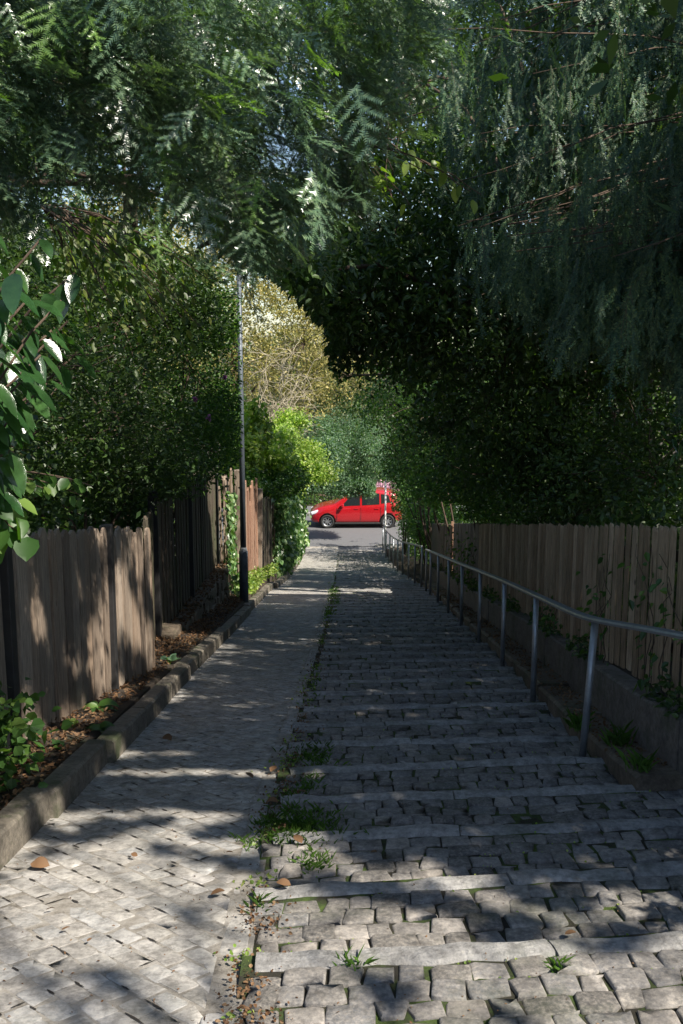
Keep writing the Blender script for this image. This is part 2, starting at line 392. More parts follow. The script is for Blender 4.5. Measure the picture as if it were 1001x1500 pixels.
# step cobbles
C = [[], [], [], []]; NS = [[], [], []]
for k in range(len(SE) - 1):
    a, e = SE[k], SE[k + 1] - .125
    nr = 5 if k < 12 else (4 if k < 30 else 3)
    dd = (e - a) / nr
    for r in range(nr):
        yc = a + (r + .5) * dd
        x0 = float(XD(yc)) + .01; x1 = float(XR(yc)) - .01
        x = x0 + rng.uniform(-.04, .03)
        while x < x1:
            ww = rng.uniform(.085, .15) if rng.random() < .85 else rng.uniform(.14, .19)
            if k >= 30: ww *= 1.3
            if True:
                C[0].append(x + ww / 2); C[1].append(yc + rng.normal(0, .007)); C[2].append(ww - rng.uniform(.002, .013)); C[3].append(dd + rng.uniform(-.008, .003))
            x += ww
    # long nosing stones
    yc = SE[k + 1] - .06; x = float(XD(yc)) + .0 + rng.uniform(-.03, .05); x1 = float(XR(yc))
    while x < x1:
        ww = min(rng.uniform(.5, 1.2), x1 - x + .02)
        if ww < .15: break
        NS[0].append(x + ww / 2); NS[1].append(yc); NS[2].append(ww - .008); x += ww
C = [np.array(c) for c in C]
clampR = lambda y: (XD(y) - .04, XR(y) + .0)
zf = lambda y, yc: zstep(yc) + (zp(y) - zp(yc)) * DROP
v, q, t = stones(C[0], C[1], C[2], C[3], rng.normal(0, .04, len(C[0])), zf, jit=.0065, zj=.0045, round_=.006, yskew=True, clamp=clampR, crown=.003)
link('cobble_treads', npmesh('cobble_treads', v, [q, t], True), M['cobble'], root_path)
# nosing stones are subdivided lengthways so that they wander a little
mb = MB()
for x, y, ww in zip(*NS[:3]):
    n = max(3, int(ww / .1)); px = np.linspace(x - ww / 2, x + ww / 2, n + 1); z0 = float(zstep(y)) + rng.normal(.003, .003)
    py = skew(px, np.full_like(px, y)); dz = rng.normal(0, .004, n + 1); dj = rng.normal(0, .009, (n + 1))
    mb.sweep(np.stack([px, py + dj, z0 + dz], -1), [(-.046, -.10), (.052, -.10), (.052, -.016), (.038, -.001), (0, .004), (-.038, .0), (-.046, -.008)])
mb.build('step_nosing', M['nosing'], root_path, smooth=False)

# ramp setts laid on the slant, with a border course along the steps
A = R(-45); ca, sa = math.cos(A), math.sin(A)
cx = []; cy = []; cw = []
row = 0
for vv in np.arange(-30, 32, .093):
    row += 1
    for uu in np.arange(-32, 30, .132):
        u = uu + (row % 2) * .066 + rng.normal(0, .012)
        x = u * ca - vv * sa; y = u * sa + vv * ca
        if y < .8 or y > 38.3: continue
        if x < XL(y) - .14 or x > XD(y) - .09: continue
        cx.append(x); cy.append(y); cw.append(.126 + rng.normal(0, .005))
n = len(cx)
v, q, t = stones(np.array(cx), np.array(cy), np.array(cw), .086 + rng.normal(0, .003, n), A + rng.normal(0, .03, n), lambda y, yc: zp(y) + .004 * np.sin(y * 2.2), h=.04, round_=.002, jit=.005, zj=.0006,
               clamp=lambda y: (XL(y) - .12, XD(y) - .115), crown=.0001, tl=.0035)
link('ramp_setts', npmesh('ramp_setts', v, [q, t], True), M['setts'], root_path)
# open, earth-filled joints between the courses: short dark ragged slits
SV, SF = [], []
for i in np.nonzero(rng.random(n) < .42)[0]:
    x, y = cx[i], cy[i]
    if x > XD(y) - .17: continue
    L_ = rng.uniform(.03, .085) * (1.6 if rng.random() < .15 else 1); o_ = rng.normal(0, .02); d_ = np.array([ca, sa]); p_ = np.array([-sa, ca])
    if rng.random() < .12: d_, p_ = p_, d_; e_ = .066
    else: e_ = .0465
    us = np.linspace(-L_ / 2, L_ / 2, 6); wv = np.array([.0006, .003, .0042, .0038, .003, .0006]) * rng.uniform(.5, 1.5, 6); k0 = len(SV)
    for sg_ in (1, -1):
        for u_, w__ in (zip(us, wv) if sg_ == 1 else zip(us[::-1], wv[::-1])):
            q_ = np.array([x, y]) + d_ * (u_ + o_) + p_ * (e_ + sg_ * w__ + rng.normal(0, .0007)); SV.append((q_[0], q_[1], float(zp(q_[1])) + .004 * math.sin(y * 2.2) + .0032))
    SF.append(list(range(k0, k0 + 12)))
link('open_joints', npmesh('open_joints', SV, np.array(SF)), M['crack'], root_path)
by = []; y = 1.0
while y < 38.2: L_ = rng.uniform(.22, .42); by.append((y + L_ / 2, L_)); y += L_
by = np.array(by)
v, q, t = stones(XD(by[:, 0]) - .065, by[:, 0], .098, by[:, 1] - .003, 0 * by[:, 0], lambda y, yc: zp(y) + .001, h=.04, round_=.004, jit=.004, zj=.002, crown=.001)
link('border_setts', npmesh('border_setts', v, [q, t], True), M['setts'], root_path)

# left kerb: short lengths of concrete, each set a little proud of the one above
lk = empty('kerb', (-1.45, 6, float(zp(6)))); tag(lk, kind='structure')
KJ = [(-2, 4.93, -.045, .165), (4.93, 6.10, .0, .165), (6.10, 9.5, .04, .155), (9.5, 12.9, .0, .15), (12.9, 16.5, .01, .14), (16.5, 22.9, -.02, .15), (22.9, 27.5, .07, .13), (27.5, 37.3, .02, .12)]
mb = MB()
for a, b_, off, h in KJ:
    n = max(1, round((b_ - a) / 1.0)); e = np.linspace(a, b_, n + 1)
    for i in range(n):
        yy = np.linspace(e[i] + .002, e[i + 1] - .002, 5); jz = rng.normal(0, .003); jx = rng.normal(0, .003)
        wz = rng.normal(0, .003, 5)
        mb.sweep(np.stack([XL(yy) + off + jx, yy, zp(yy) + jz + wz], -1), [(0, -.15), (.0, h - .015), (-.015, h), (-.115, h + .004), (-.13, h - .01), (-.13, -.15)])
mb.build('kerb_stones', M['concrete'], lk)

# right ledge and low wall carrying the fence
rl = empty('ledge', (1.85, 8, float(zp(8)))); tag(rl, kind='structure')
mb = MB()
e = [5.2]
while e[-1] < 23: e.append(e[-1] + rng.uniform(.5, 1.1))
for i in range(len(e) - 1):
    yy = np.linspace(e[i] + .003, e[i + 1] - .003, 4); j = rng.normal(0, .008)
    mb.sweep(np.stack([XR(yy) + j, yy, zp(yy) + rng.normal(0, .01)], -1), [(0, -.2), (-.004, .11), (.02, .13), (.27, .13), (.27, -.2)][::-1])
mb.build('ledge_stones', M['rubble'], rl)
XW = lambda y: XR(np.maximum(y, 5.6)) + .26
t_ = empty('retaining_wall', (2.1, 8, float(zp(8))), 'low dark concrete wall along the foot of the picket fence', 'wall')
mb = MB(); e = np.arange(3.2, 24.3, 2.1)
for i in range(len(e) - 1):
    yy = np.linspace(e[i] + .006, e[i + 1] - .006, 10)
    mb.sweep(np.stack([XW(yy) + rng.normal(0, .004), yy, zp(yy)], -1), [(0, -.2), (0, .435), (.015, .45), (.16, .45), (.16, -.2)][::-1])
o = mb.build('wall_block', M['wall_conc'], t_)

# left stone wall with a level top, emerging as the path falls
t_ = empty('stone_wall', (-1.8, 13, float(zp(13))), 'low mossy rubble stone wall under the dark leaning fence by the lamp post', 'wall')
mb = MB()
def wallpt(y): return np.interp(y, [11.9, 17.9], [-1.80, -1.72])
for cy_ in np.arange(12.0, 17.9, .26):
    top = np.interp(cy_, [11.9, 17.9], [.14, .80]); hh = -.05; r_ = 0
    while hh < top:
        bh = min(rng.uniform(.12, .17), top - hh + .04)
        yc = cy_ + (.13 if r_ % 2 else 0) + rng.normal(0, .01)
        rot = Matrix.Rotation(rng.normal(0, .05), 3, 'X') @ Matrix.Rotation(rng.normal(0, .05), 3, 'Z')
        mb.box((wallpt(yc) - .13 + rng.normal(0, .012), yc, float(zp(cy_)) + hh + bh / 2), (.30, .25, bh - .006), rot, .97)
        hh += bh; r_ += 1
mb.build('rubble_stones', M['rubble'], t_, bevel=.012)
t_ = MB(); t_.box((-1.93, 11.75, float(zp(11.75)) + .2), (.34, .5, .16), Matrix.Rotation(.06, 3, 'Y'), .9)
tag(t_.build('stone_block', M['rubble'], bevel=.02), 'mossy stone block at the foot of the black fence post', 'stone')

# ------------------------------------------------------------------ left fences
def boards(mb, p0, p1, zb0, zb1, zt0, zt1, wd=(.11, .16), th=.022, tip='point', ztj=.015, lean=.006, gap=.004, overlap=False, bottomj=.02):
    """boards from p0 to p1 (x, y); rel heights above the path plane for bottoms and tops"""
    p0 = np.array(p0, float); p1 = np.array(p1, float); L = np.linalg.norm(p1 - p0); d = (p1 - p0) / L; nrm = np.array([d[1], -d[0]])
    s = 0; k = 0
    while s < L - .03:
        w_ = rng.uniform(*wd); c = p0 + d * (s + w_ / 2); f = (s + w_ / 2) / L
        zz = float(zp(c[1])); zb = zz + zb0 + (zb1 - zb0) * f + rng.normal(0, bottomj); zt = zz + zt0 + (zt1 - zt0) * f + rng.normal(0, ztj)
        hw = w_ / 2 - gap; off = (.012 if (k % 2 and overlap) else 0) + rng.normal(0, .003); ln = rng.normal(0, lean); yaw = rng.normal(0, .04); ln2 = rng.normal(0, lean)
        if tip == 'point': out = [(-hw, 0), (hw, 0), (hw, -.045), (rng.uniform(-.01, .01), 0)]
        prof = [(-hw, zb), (hw, zb + rng.normal(0, .006))]
        if tip == 'point': prof += [(hw, zt - .055), (hw * .45, zt - .012), (0, zt), (-hw * .5, zt - .015), (-hw, zt - .06)]
        elif tip == 'ragged': prof += [(hw, zt - rng.uniform(0, .1)), (rng.uniform(-.3, .3) * hw, zt), (-hw, zt - rng.uniform(.0, .12))]
        else: prof += [(hw, zt), (-hw, zt)]
        V = []
        for side in (-th / 2, th / 2):
            for (u, z) in prof:
                u2 = u + ln * (z - zb); o_ = side + off + yaw * u + ln2 * (z - zb)
                xy = c + d * u2 + nrm * o_
                V.append((xy[0], xy[1], z))
        m_ = len(prof)
        F_ = [tuple(range(m_)), tuple(range(m_, 2 * m_))[::-1]] + [(i, i + m_, (i + 1) % m_ + m_, (i + 1) % m_) for i in range(m_)]
        mb.add(V, [f_[::-1] for f_ in F_]); s += w_; k += 1
def post(mb, x, y, zb, zt, sz=.1, tip=False, lean=0):
    z = float(zp(y)); mb.box((x, y, z + (zb + zt) / 2), (sz, sz, zt - zb), Matrix.Rotation(lean, 3, 'Y'))
f1 = empty('plank_fence', (-1.9, 6, float(zp(6))), 'weathered grey brown plank fence with pointed tops nearest on the left', 'fence')
P = lambda y: np.interp(y, [2, 5.9, 9.3], [-2.05, -1.93, -1.66])
for (a, b_, wm) in ((3.7, 5.78, 'wood_grey'), (5.92, 7.86, 'wood_grey'), (8.0, 9.35, 'wood_grey')):
    mb = MB(); boards(mb, (P(a), a), (P(b_), b_), .13, .13, 1.52, 1.54, overlap=True); mb.build('plank_panel', M[wm], f1)
for yy in (5.85, 7.93):
    mb = MB(); post(mb, P(yy) + .012, yy, -.1, 1.56, .095); mb.build('post', M['black'], f1, bevel=.006)
for zr in (.45, 1.2):
    mb = MB(); yy = np.array([3.7, 4.8, 5.9, 7.0, 8.1, 9.3]); mb.sweep(np.stack([P(yy) - .075, yy, zp(yy) + zr], -1), [(-.02, -.04), (.02, -.04), (.02, .04), (-.02, .04)])
    mb.build('rail', M['wood_dark'], f1)

f2 = empty('dark_fence', (-2, 12, float(zp(12))), 'dark mossy plank fence in deep shade behind the rubble stone wall', 'fence')
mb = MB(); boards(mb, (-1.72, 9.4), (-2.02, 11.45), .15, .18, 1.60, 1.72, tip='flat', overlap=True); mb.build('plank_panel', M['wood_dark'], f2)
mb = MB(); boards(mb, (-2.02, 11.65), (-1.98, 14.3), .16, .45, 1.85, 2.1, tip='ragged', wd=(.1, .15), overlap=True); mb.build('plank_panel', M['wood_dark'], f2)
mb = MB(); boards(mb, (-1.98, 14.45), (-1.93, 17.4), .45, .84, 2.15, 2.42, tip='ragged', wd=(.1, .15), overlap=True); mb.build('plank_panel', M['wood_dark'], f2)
for (x, y, a, b_) in ((-2.0, 11.55, 0, 1.95), (-1.97, 14.38, .3, 2.2), (-1.93, 17.5, .5, 2.45)):
    mb = MB(); post(mb, x, y, a, b_, .11); mb.build('post', M['black'], f2, bevel=.006)
mb = MB()
yy = np.array([11.6, 17.4])
for a, b_ in ((.7, 1.2), (1.5, 2.1)): mb.sweep(np.stack([np.array([-2.06, -1.99]), yy, zp(yy) + np.array([a, b_])], -1), [(-.02, -.04), (.02, -.04), (.02, .04), (-.02, .04)])
mb.build('rail', M['wood_dark'], f2)

f3 = empty('sunlit_fence', (-1.7, 20, float(zp(20))), 'reddish sunlit fence of tall ragged boards behind the lamp post', 'fence')
mb = MB(); boards(mb, (-1.86, 17.75), (-1.74, 19.2), .5, .45, 2.45, 2.40, wd=(.11, .16), tip='ragged', ztj=.10, lean=.018, gap=.008, overlap=True, th=.03); mb.build('plank_panel', M['wood_grey'], f3)
mb = MB(); boards(mb, (-1.72, 19.4), (-1.52, 22.2), .42, .40, 2.40, 2.34, wd=(.13, .18), tip='ragged', ztj=.13, lean=.02, gap=.012, overlap=True, th=.035); mb.build('plank_panel', M['wood_red'], f3)
mb = MB(); boards(mb, (-1.50, 22.4), (-1.22, 27.5), .38, .3, 2.2, 2.0, wd=(.13, .18), tip='flat', ztj=.04, lean=.01, gap=.01, overlap=True, th=.03); mb.build('plank_panel', M['wood_dark'], f3)
mb = MB(); post(mb, -1.66, 19.3, .2, 2.62, .13, lean=-.02); mb.build('post', M['wood_grey'], f3, bevel=.01)
mb = MB(); post(mb, -1.47, 22.3, .2, 2.35, .13, lean=.02); mb.build('post', M['wood_grey'], f3, bevel=.01)
mb = MB()
yy = np.array([17.8, 27.4])
for a in (.8, 1.9): mb.sweep(np.stack([np.array([-1.93, -1.28]), yy, zp(yy) + a], -1), [(-.03, -.05), (.03, -.05), (.03, .05), (-.03, .05)])
mb.build('rail', M['wood_dark'], f3)
mb = MB(); z = float(zp(36.5)); mb.box((-.92, 36.5, z + .45), (.17, .17, 1.1), Matrix.Rotation(.01, 3, 'Y')); mb.box((-.92, 36.5, z + 1.02), (.21, .21, .04))
tag(mb.build('gate_post', M['wood_red'], bevel=.01), 'short square wooden post at the foot of the ivy', 'post')

# ------------------------------------------------------------------ right picket fence
XF = lambda y: XW(y) + np.interp(y, [5, 8, 24], [.22, .14, .12])
f4 = empty('picket_fence', (2.3, 8, float(zp(8))), 'brown fence of narrow upright half round pickets above the low wall on the right', 'fence')
ys = 4.4; prev = ys
def pickets(a, b_):
    mb = MB(); y = a
    while y < b_:
        x = float(XF(y)); r = rng.uniform(.044, .054); z = float(zp(y)); zb = z + .47 + rng.normal(0, .012); zt = z + 1.545 + rng.normal(0, .008)
        n = 7; th = np.linspace(-math.pi / 2, math.pi / 2, n); lx, ly = rng.normal(0, .0025, 2)
        V = []
        for zz, k in ((zb, 1), (zt - .02, 1), (zt, .75)):
            f = (zz - zb)
            for t in th: V.append((x - .019 * k * math.cos(t) + lx * f, y + r * k * math.sin(t) + ly * f, zz))
        F_ = []
        for i in range(2):
            for k in range(n): k2 = (k + 1) % n; F_.append((i * n + k, (i + 1) * n + k, (i + 1) * n + k2, i * n + k2))
        F_.append(tuple(2 * n + k for k in range(n))[::-1])
        mb.add(V, F_); y += r * 2 + rng.uniform(.05, .062)
    return mb
for a in np.arange(4.4, 15.9, 1.92):
    pickets(a, a + 1.90).build('picket_panel', M['picket'], f4)
for a in np.arange(4.4, 17.9, 1.92):
    for zr in (.75, 1.35):
        mb = MB(); yy = np.array([a, a + 1.9]); mb.sweep(np.stack([XF(yy) + .04, yy, zp(yy) + zr], -1), [(-.02, -.035), (.03, -.035), (.03, .035), (-.02, .035)]); mb.build('rail', M['wood_dark'], f4)
f5 = empty('board_fence', (2.5, 20, float(zp(20))), 'flat paler board fence panel at the far lower end of the pickets', 'fence')
mb = MB(); boards(mb, (XF(15.95), 15.95), (XF(20.4), 20.4), .46, .44, 1.54, 1.54, tip='flat', wd=(.085, .10), ztj=.003, lean=.001, gap=.003, bottomj=.004); mb.build('board_panel', M['panel'], f5)
mb = MB(); boards(mb, (XF(20.48), 20.48), (XF(24.6), 24.6), .40, .2, 1.52, 1.53, tip='flat', wd=(.14, .16), ztj=.002, lean=0, gap=.0015, bottomj=.002); mb.build('board_panel', M['panel'], f5)
mb = MB(); mb.box((float(XF(20.44)) - .02, 20.44, float(zp(20.44)) + .98), (.05, .06, 1.2)); mb.build('post', M['wood_red'], f5)
mb = MB()
mb.box((float(XF(21.6)) - .022, 21.6, float(zp(21.6)) + 1.02), (.012, .14, .19)); mb.build('latch_plate', M['trim'], f5)
mb = MB(); mb.tube([(float(XF(21.2)) - .05, 21.2, float(zp(21.2)) + .9), (float(XF(21.2)) - .05, 21.2, float(zp(21.2)) + 1.02)], .012); mb.build('handle', M['galv'], f5)

# ------------------------------------------------------------------ handrails
XP = lambda y: XR(np.maximum(y, 5.31)) - .09
def handrail(name, ys, label, hgt, extra=None, flat=False, leans=None):
    t = empty(name, (float(XP(ys[0])), ys[0], float(zp(ys[0]))), label, 'railing')
    pts = [(float(XP(y)), y, float(zp(y)) + hgt) for y in ys]
    ex = extra or []
    P_ = np.array(ex + [p for p in pts])
    # smooth resample
    s = np.concatenate([[0], np.cumsum(np.linalg.norm(np.diff(P_, axis=0), axis=1))]); n = int(s[-1] / .15)
    q = np.linspace(0, s[-1], n)
    Q = np.stack([np.interp(q, s, P_[:, i]) for i in range(3)], -1)
    for _ in range(6): Q[1:-1] = (Q[:-2] + 2 * Q[1:-1] + Q[2:]) / 4
    mb = MB()
    if flat: mb.sweep(Q, [(-.032, -.014), (.032, -.014), (.036, 0), (.030, .012), (0, .017), (-.030, .012), (-.036, 0)])
    else: mb.tube(Q, .022, 10)
    mb.build('rail', M['galv'], t, smooth=not flat)
    for i, y in enumerate(ys):
        x = float(XP(y)); z0 = float(zstep(y)) - .03; ln = (leans[i] if leans else rng.normal(0, .006)); r = .024
        mb = MB(); mb.tube([(x, y, z0), (x + ln * .5, y, z0 + hgt * .5), (x + ln, y, float(zp(y)) + hgt - .012)], r, 12); mb.build('post', M['galv'], t, smooth=True)
    return t
handrail('handrail', [6.03, 8.0, 10.0, 12.0, 14.0, 16.1, 18.3, 20.3, 21.6],
         'near grey metal handrail bending right beside the picket fence', .955,
         extra=[(2.6, 2.2, float(zp(2.2)) + .97), (2.12, 3.6, float(zp(3.6)) + .975), (1.80, 5.0, float(zp(5)) + .985)], flat=True, leans=[.05] + [0.0] * 8)
handrail('handrail', [22.6, 24.2, 26, 27.8, 29.6, 31.4, 33.2, 35.0, 36.8],
         'far pale metal handrail running down to the road and the white pole', 1.0)

# white pole by the road
t = empty('sign_pole', (2.33, 37.3, float(zp(37.3))), 'thin pale pole standing in front of the red car', 'pole')
zb = float(zp(37.3)); mb = MB(); mb.tube([(2.33, 37.3, zb - .1), (2.33, 37.3, zb + 2.75)], .035, 12); mb.build('pole', M['whitepaint'], t, smooth=True)
mb = MB(); mb.tube([(2.33, 37.3, zb + 2.75), (2.33, 37.3, zb + 2.78)], .042, 12); mb.build('cap', M['galv'], t)
mb = MB(); mb.tube([(2.33, 37.3, zb - .02), (2.33, 37.3, zb + .08)], .055, 12); mb.build('collar', M['galv'], t)

# ------------------------------------------------------------------ street lamp
lp = at(358, 885, 17.0); lx, ly = float(lp[0]), 17.0; lz = float(zp(17)) + .14
t = empty('street_lamp', (lx, ly, lz), 'slim blue grey street lamp post with a thicker base beside the left kerb', 'street lamp')
mb = MB(); mb.tube([(lx, ly, lz - .1), (lx, ly, lz + .93), (lx, ly, lz + .95)], [.078, .078, .06], 20); mb.build('base', M['lamp'], t, smooth=True)
mb = MB(); mb.box((lx + .03, ly - .072, lz + .55), (.07, .012, .32)); mb.build('service_door', M['lamp'], t, bevel=.003)
mb = MB(); mb.tube([(lx, ly, lz + .93), (lx, ly, lz + 5.9)], [.052, .038], 18); mb.build('pole', M['lamp'], t, smooth=True)
mb = MB(); mb.tube([(lx, ly, lz + .93), (lx, ly, lz + 1.0)], [.070, .054], 18); mb.build('collar', M['galv'], t)
mb = MB(); mb.tube([(lx, ly, lz + 5.88), (lx + .05, ly, lz + 6.05), (lx + .35, ly, lz + 6.1)], .03, 10); arm = mb.build('arm', M['lamp'], t, smooth=True)
mb = MB(); mb.sweep([(lx + .3, ly, lz + 6.1), (lx + .45, ly, lz + 6.12), (lx + .95, ly, lz + 6.12), (lx + 1.02, ly, lz + 6.1)], [(-.11, -.02), (.11, -.02), (.08, .06), (-.08, .06)]); h_ = mb.build('lamp_head', M['lamp'], t, bevel=.01)
mb = MB(); mb.box((lx + .68, ly, lz + 6.09), (.5, .16, .02)); mb.build('lens', M['lens'], h_)

# ------------------------------------------------------------------ red car
def loft_car():
    x0, yc, zg = -.62, 43.35, ZROAD     # front bumper x, centre line y
    L, HW = 4.05, .84
    H = 1.66
    root = empty('parked_car', (x0 + 2, yc, zg), 'bright red compact hatchback parked across the foot of the path', 'car')
    st = [  # x, bottom, belt, top, half width factor, roof width factor
        (0.0, .42, .52, .60, .62, .9), (.06, .28, .60, .72, .80, .92), (.25, .22, .70, .86, .93, .9), (.55, .22, .80, .96, .99, .86), (.9, .22, .87, 1.03, 1, .84),
        (1.12, .22, .90, 1.07, 1, .84), (1.45, .21, .93, 1.38, 1, .78), (1.78, .21, .95, 1.59, 1, .74), (2.15, .21, .96, 1.65, 1, .73), (2.6, .21, .98, 1.66, 1, .73),
        (3.1, .21, 1.0, 1.645, 1, .73), (3.5, .22, 1.02, 1.60, .995, .72), (3.74, .24, 1.02, 1.50, .97, .72), (3.93, .28, .98, 1.15, .92, .8), (4.02, .34, .85, .95, .84, .88), (4.05, .45, .7, .78, .72, .9)]
    V = []; ns = 0
    for (x, zb, zbelt, zt, wf, rf) in st:
        hw = HW * wf; zm = (zb + zbelt) * .5
        half = [(0, zb), (hw * .86, zb), (hw * .965, zb + .06), (hw, zm), (hw * .99, zbelt - .06), (hw * .955, zbelt), (hw * (.955 * .35 + rf * .65), zbelt + (zt - zbelt) * .72), (hw * rf, zt - .035), (hw * rf * .86, zt - .006), (0, zt)]
        sec = [(-a, b) for a, b in half[::-1]] + half[1:-1]; ns = len(sec)
        for (a, b) in sec: V.append((x0 + x, yc + a, zg + b))
    F_ = []
    for i in range(len(st) - 1):
        for k in range(ns): k2 = (k + 1) % ns; F_.append((i * ns + k, (i + 1) * ns + k, (i + 1) * ns + k2, i * ns + k2))
    F_.append(tuple(range(ns))); F_.append(tuple((len(st) - 1) * ns + k for k in range(ns))[::-1])
    bm = bmesh.new(); vs = [bm.verts.new(v) for v in V]
    for f in F_: bm.faces.new([vs[i] for i in f])
    bmesh.ops.recalc_face_normals(bm, faces=bm.faces)
    me = bpy.data.meshes.new('body'); bm.to_mesh(me); bm.free()
    body = bpy.data.objects.new('body', me); col.objects.link(body)
    m_ = body.modifiers.new('s', 'SUBSURF'); m_.levels = m_.render_levels = 2
    WX = (.76, 3.38); WR = .30
    cut = MB()
    for wx in WX:
        for sgn in (-1, 1):
            cut.tube([(x0 + wx, yc + sgn * .62, zg + WR), (x0 + wx, yc + sgn * 1.1, zg + WR)], .365, 28)
    co = cut.build('cut', None); mo = body.modifiers.new('b', 'BOOLEAN'); mo.object = co; mo.operation = 'DIFFERENCE'; mo.solver = 'EXACT'
    dg = bpy.context.evaluated_depsgraph_get(); me2 = bpy.data.meshes.new_from_object(body.evaluated_get(dg))
    bpy.data.objects.remove(body); bpy.data.objects.remove(co)
    me2.name = 'body'; me2.materials.clear(); body = link('body', me2, M['carred'], root)
    me2.polygons.foreach_set('use_smooth', [True] * len(me2.polygons))
    # arches inner
    for wx in WX:
        for sgn in (-1, 1):
            mb = MB(); mb.tube([(x0 + wx, yc + sgn * .60, zg + WR), (x0 + wx, yc + sgn * .64, zg + WR)], .37, 24); mb.build('wheel_arch', M['trim'], root)
    for wx in WX:
        for sgn in (-1, 1):
            we = MB(); th = np.linspace(0, 2 * math.pi, 33)[:-1]
            cx_, cy_, cz_ = x0 + wx, yc + sgn * .72, zg + WR
            prof = [(.20, -.09), (.285, -.095), (.30, -.07), (.30, .07), (.285, .095), (.20, .09)]
            V = [(cx_ + r * math.cos(a), cy_ + o_, cz_ + r * math.sin(a)) for (r, o_) in prof for a in th]
            F_ = [(i * 32 + k, i * 32 + (k + 1) % 32, ((i + 1) % 6) * 32 + (k + 1) % 32, ((i + 1) % 6) * 32 + k) for i in range(6) for k in range(32)]
            we.add(V, F_); tyre = we.build('wheel', M['rubber'], root, smooth=True)
            rm = MB(); rm.tube([(cx_, cy_ + sgn * .03, cz_), (cx_, cy_ + sgn * .05, cz_)], .05, 12)
            rm.tube([(cx_ + .19 * math.cos(a), cy_ + sgn * .06, cz_ + .19 * math.sin(a)) for a in np.linspace(0, 2 * math.pi, 33)], .016, 6, cap=False)
            for k in range(7):
                a = 2 * math.pi * k / 7 + .2
                d_ = Matrix.Rotation(-a, 3, 'Y'); rm.box((cx_ + .11 * math.cos(a), cy_ + sgn * .055, cz_ + .11 * math.sin(a)), (.17, .02, .034), d_)
            rm.build('rim', M['alloy'], tyre)
            dk = MB(); dk.tube([(cx_, cy_ - .02, cz_), (cx_, cy_ + .02, cz_)], .2, 24); dk.build('brake_disc', M['trim'], tyre)
    # glass: polygons following the flank, a few millimetres proud
    tabx = [s_[0] for s_ in st]
    def flank(x, f, sgn, pr=.012):
        zbelt = np.interp(x, tabx, [s_[2] for s_ in st]); zt = np.interp(x, tabx, [s_[3] for s_ in st]); wf = np.interp(x, tabx, [s_[4] for s_ in st]); rf = np.interp(x, tabx, [s_[5] for s_ in st])
        hw = HW * wf; z = zbelt + f * (zt - zbelt)
        yy = np.interp(f, [0, .72, 1], [hw * .955, hw * (.955 * .35 + rf * .65), hw * rf])
        return (x0 + x, yc + sgn * (yy + pr), zg + z)
    for sgn in (-1, 1):
        for name, quad in (('front_window', [(1.30, .08), (2.18, .06), (2.18, .80), (1.80, .80)]), ('rear_window', [(2.27, .06), (3.02, .08), (3.02, .78), (2.27, .80)]), ('quarter_window', [(3.1, .12), (3.5, .2), (3.42, .70), (3.1, .76)])):
            mb = MB(); n = 6; V = []
            (a0, f0), (a1, f1_), (a2, f2_), (a3, f3_) = quad
            for i in range(n):
                u = i / (n - 1)
                for j in range(n):
                    v_ = j / (n - 1)
                    x = (a0 * (1 - v_) + a1 * v_) * (1 - u) + (a3 * (1 - v_) + a2 * v_) * u; f = (f0 * (1 - v_) + f1_ * v_) * (1 - u) + (f3_ * (1 - v_) + f2_ * v_) * u
                    V.append(flank(x, f, sgn))
            F_ = [(i * n + j, i * n + j + 1, (i + 1) * n + j + 1, (i + 1) * n + j) for i in range(n - 1) for j in range(n - 1)]
            mb.add(V, F_); mb.build(name, M['glass'], root, smooth=True)
        mb = MB(); mb.box((x0 + 1.42, yc + sgn * .93, zg + 1.02), (.12, .2, .14)); mb.build('mirror', M['carred'], root, bevel=.03)
        for hx in (2.02, 2.9):
            mb = MB(); mb.box((x0 + hx, yc + sgn * .845, zg + .86), (.18, .02, .03)); mb.build('door_handle', M['carred'], root, bevel=.006)
        for dx in (1.18, 2.22, 3.08):
            mb = MB(); mb.box((x0 + dx, yc + sgn * .838, zg + .62), (.010, .012, .62)); mb.build('door_seam', M['trim'], root)
        mb = MB(); mb.box((x0 + 2.07, yc + sgn * .80, zg + .225), (2.0, .06, .07)); mb.build('sill_trim', M['trim'], root, bevel=.01)
        mb = MB(); mb.box((x0 + .22, yc + sgn * .66, zg + .70), (.34, .2, .13), Matrix.Rotation(-.35, 3, 'Y')); mb.build('headlight', M['lens'], root, bevel=.03)
        mb = MB(); mb.box((x0 + 3.93, yc + sgn * .68, zg + 1.0), (.12, .16, .3)); mb.build('tail_light', M['redlens'], root, bevel=.03)
    mb = MB(); hw = HW
    mb.add([(x0 + 1.20, yc - .66, zg + 1.13), (x0 + 1.20, yc + .66, zg + 1.13), (x0 + 1.74, yc + .56, zg + 1.595), (x0 + 1.74, yc - .56, zg + 1.595)], [(0, 1, 2, 3)])
    mb.build('windscreen', M['glass'], root)
    return root
loft_car()

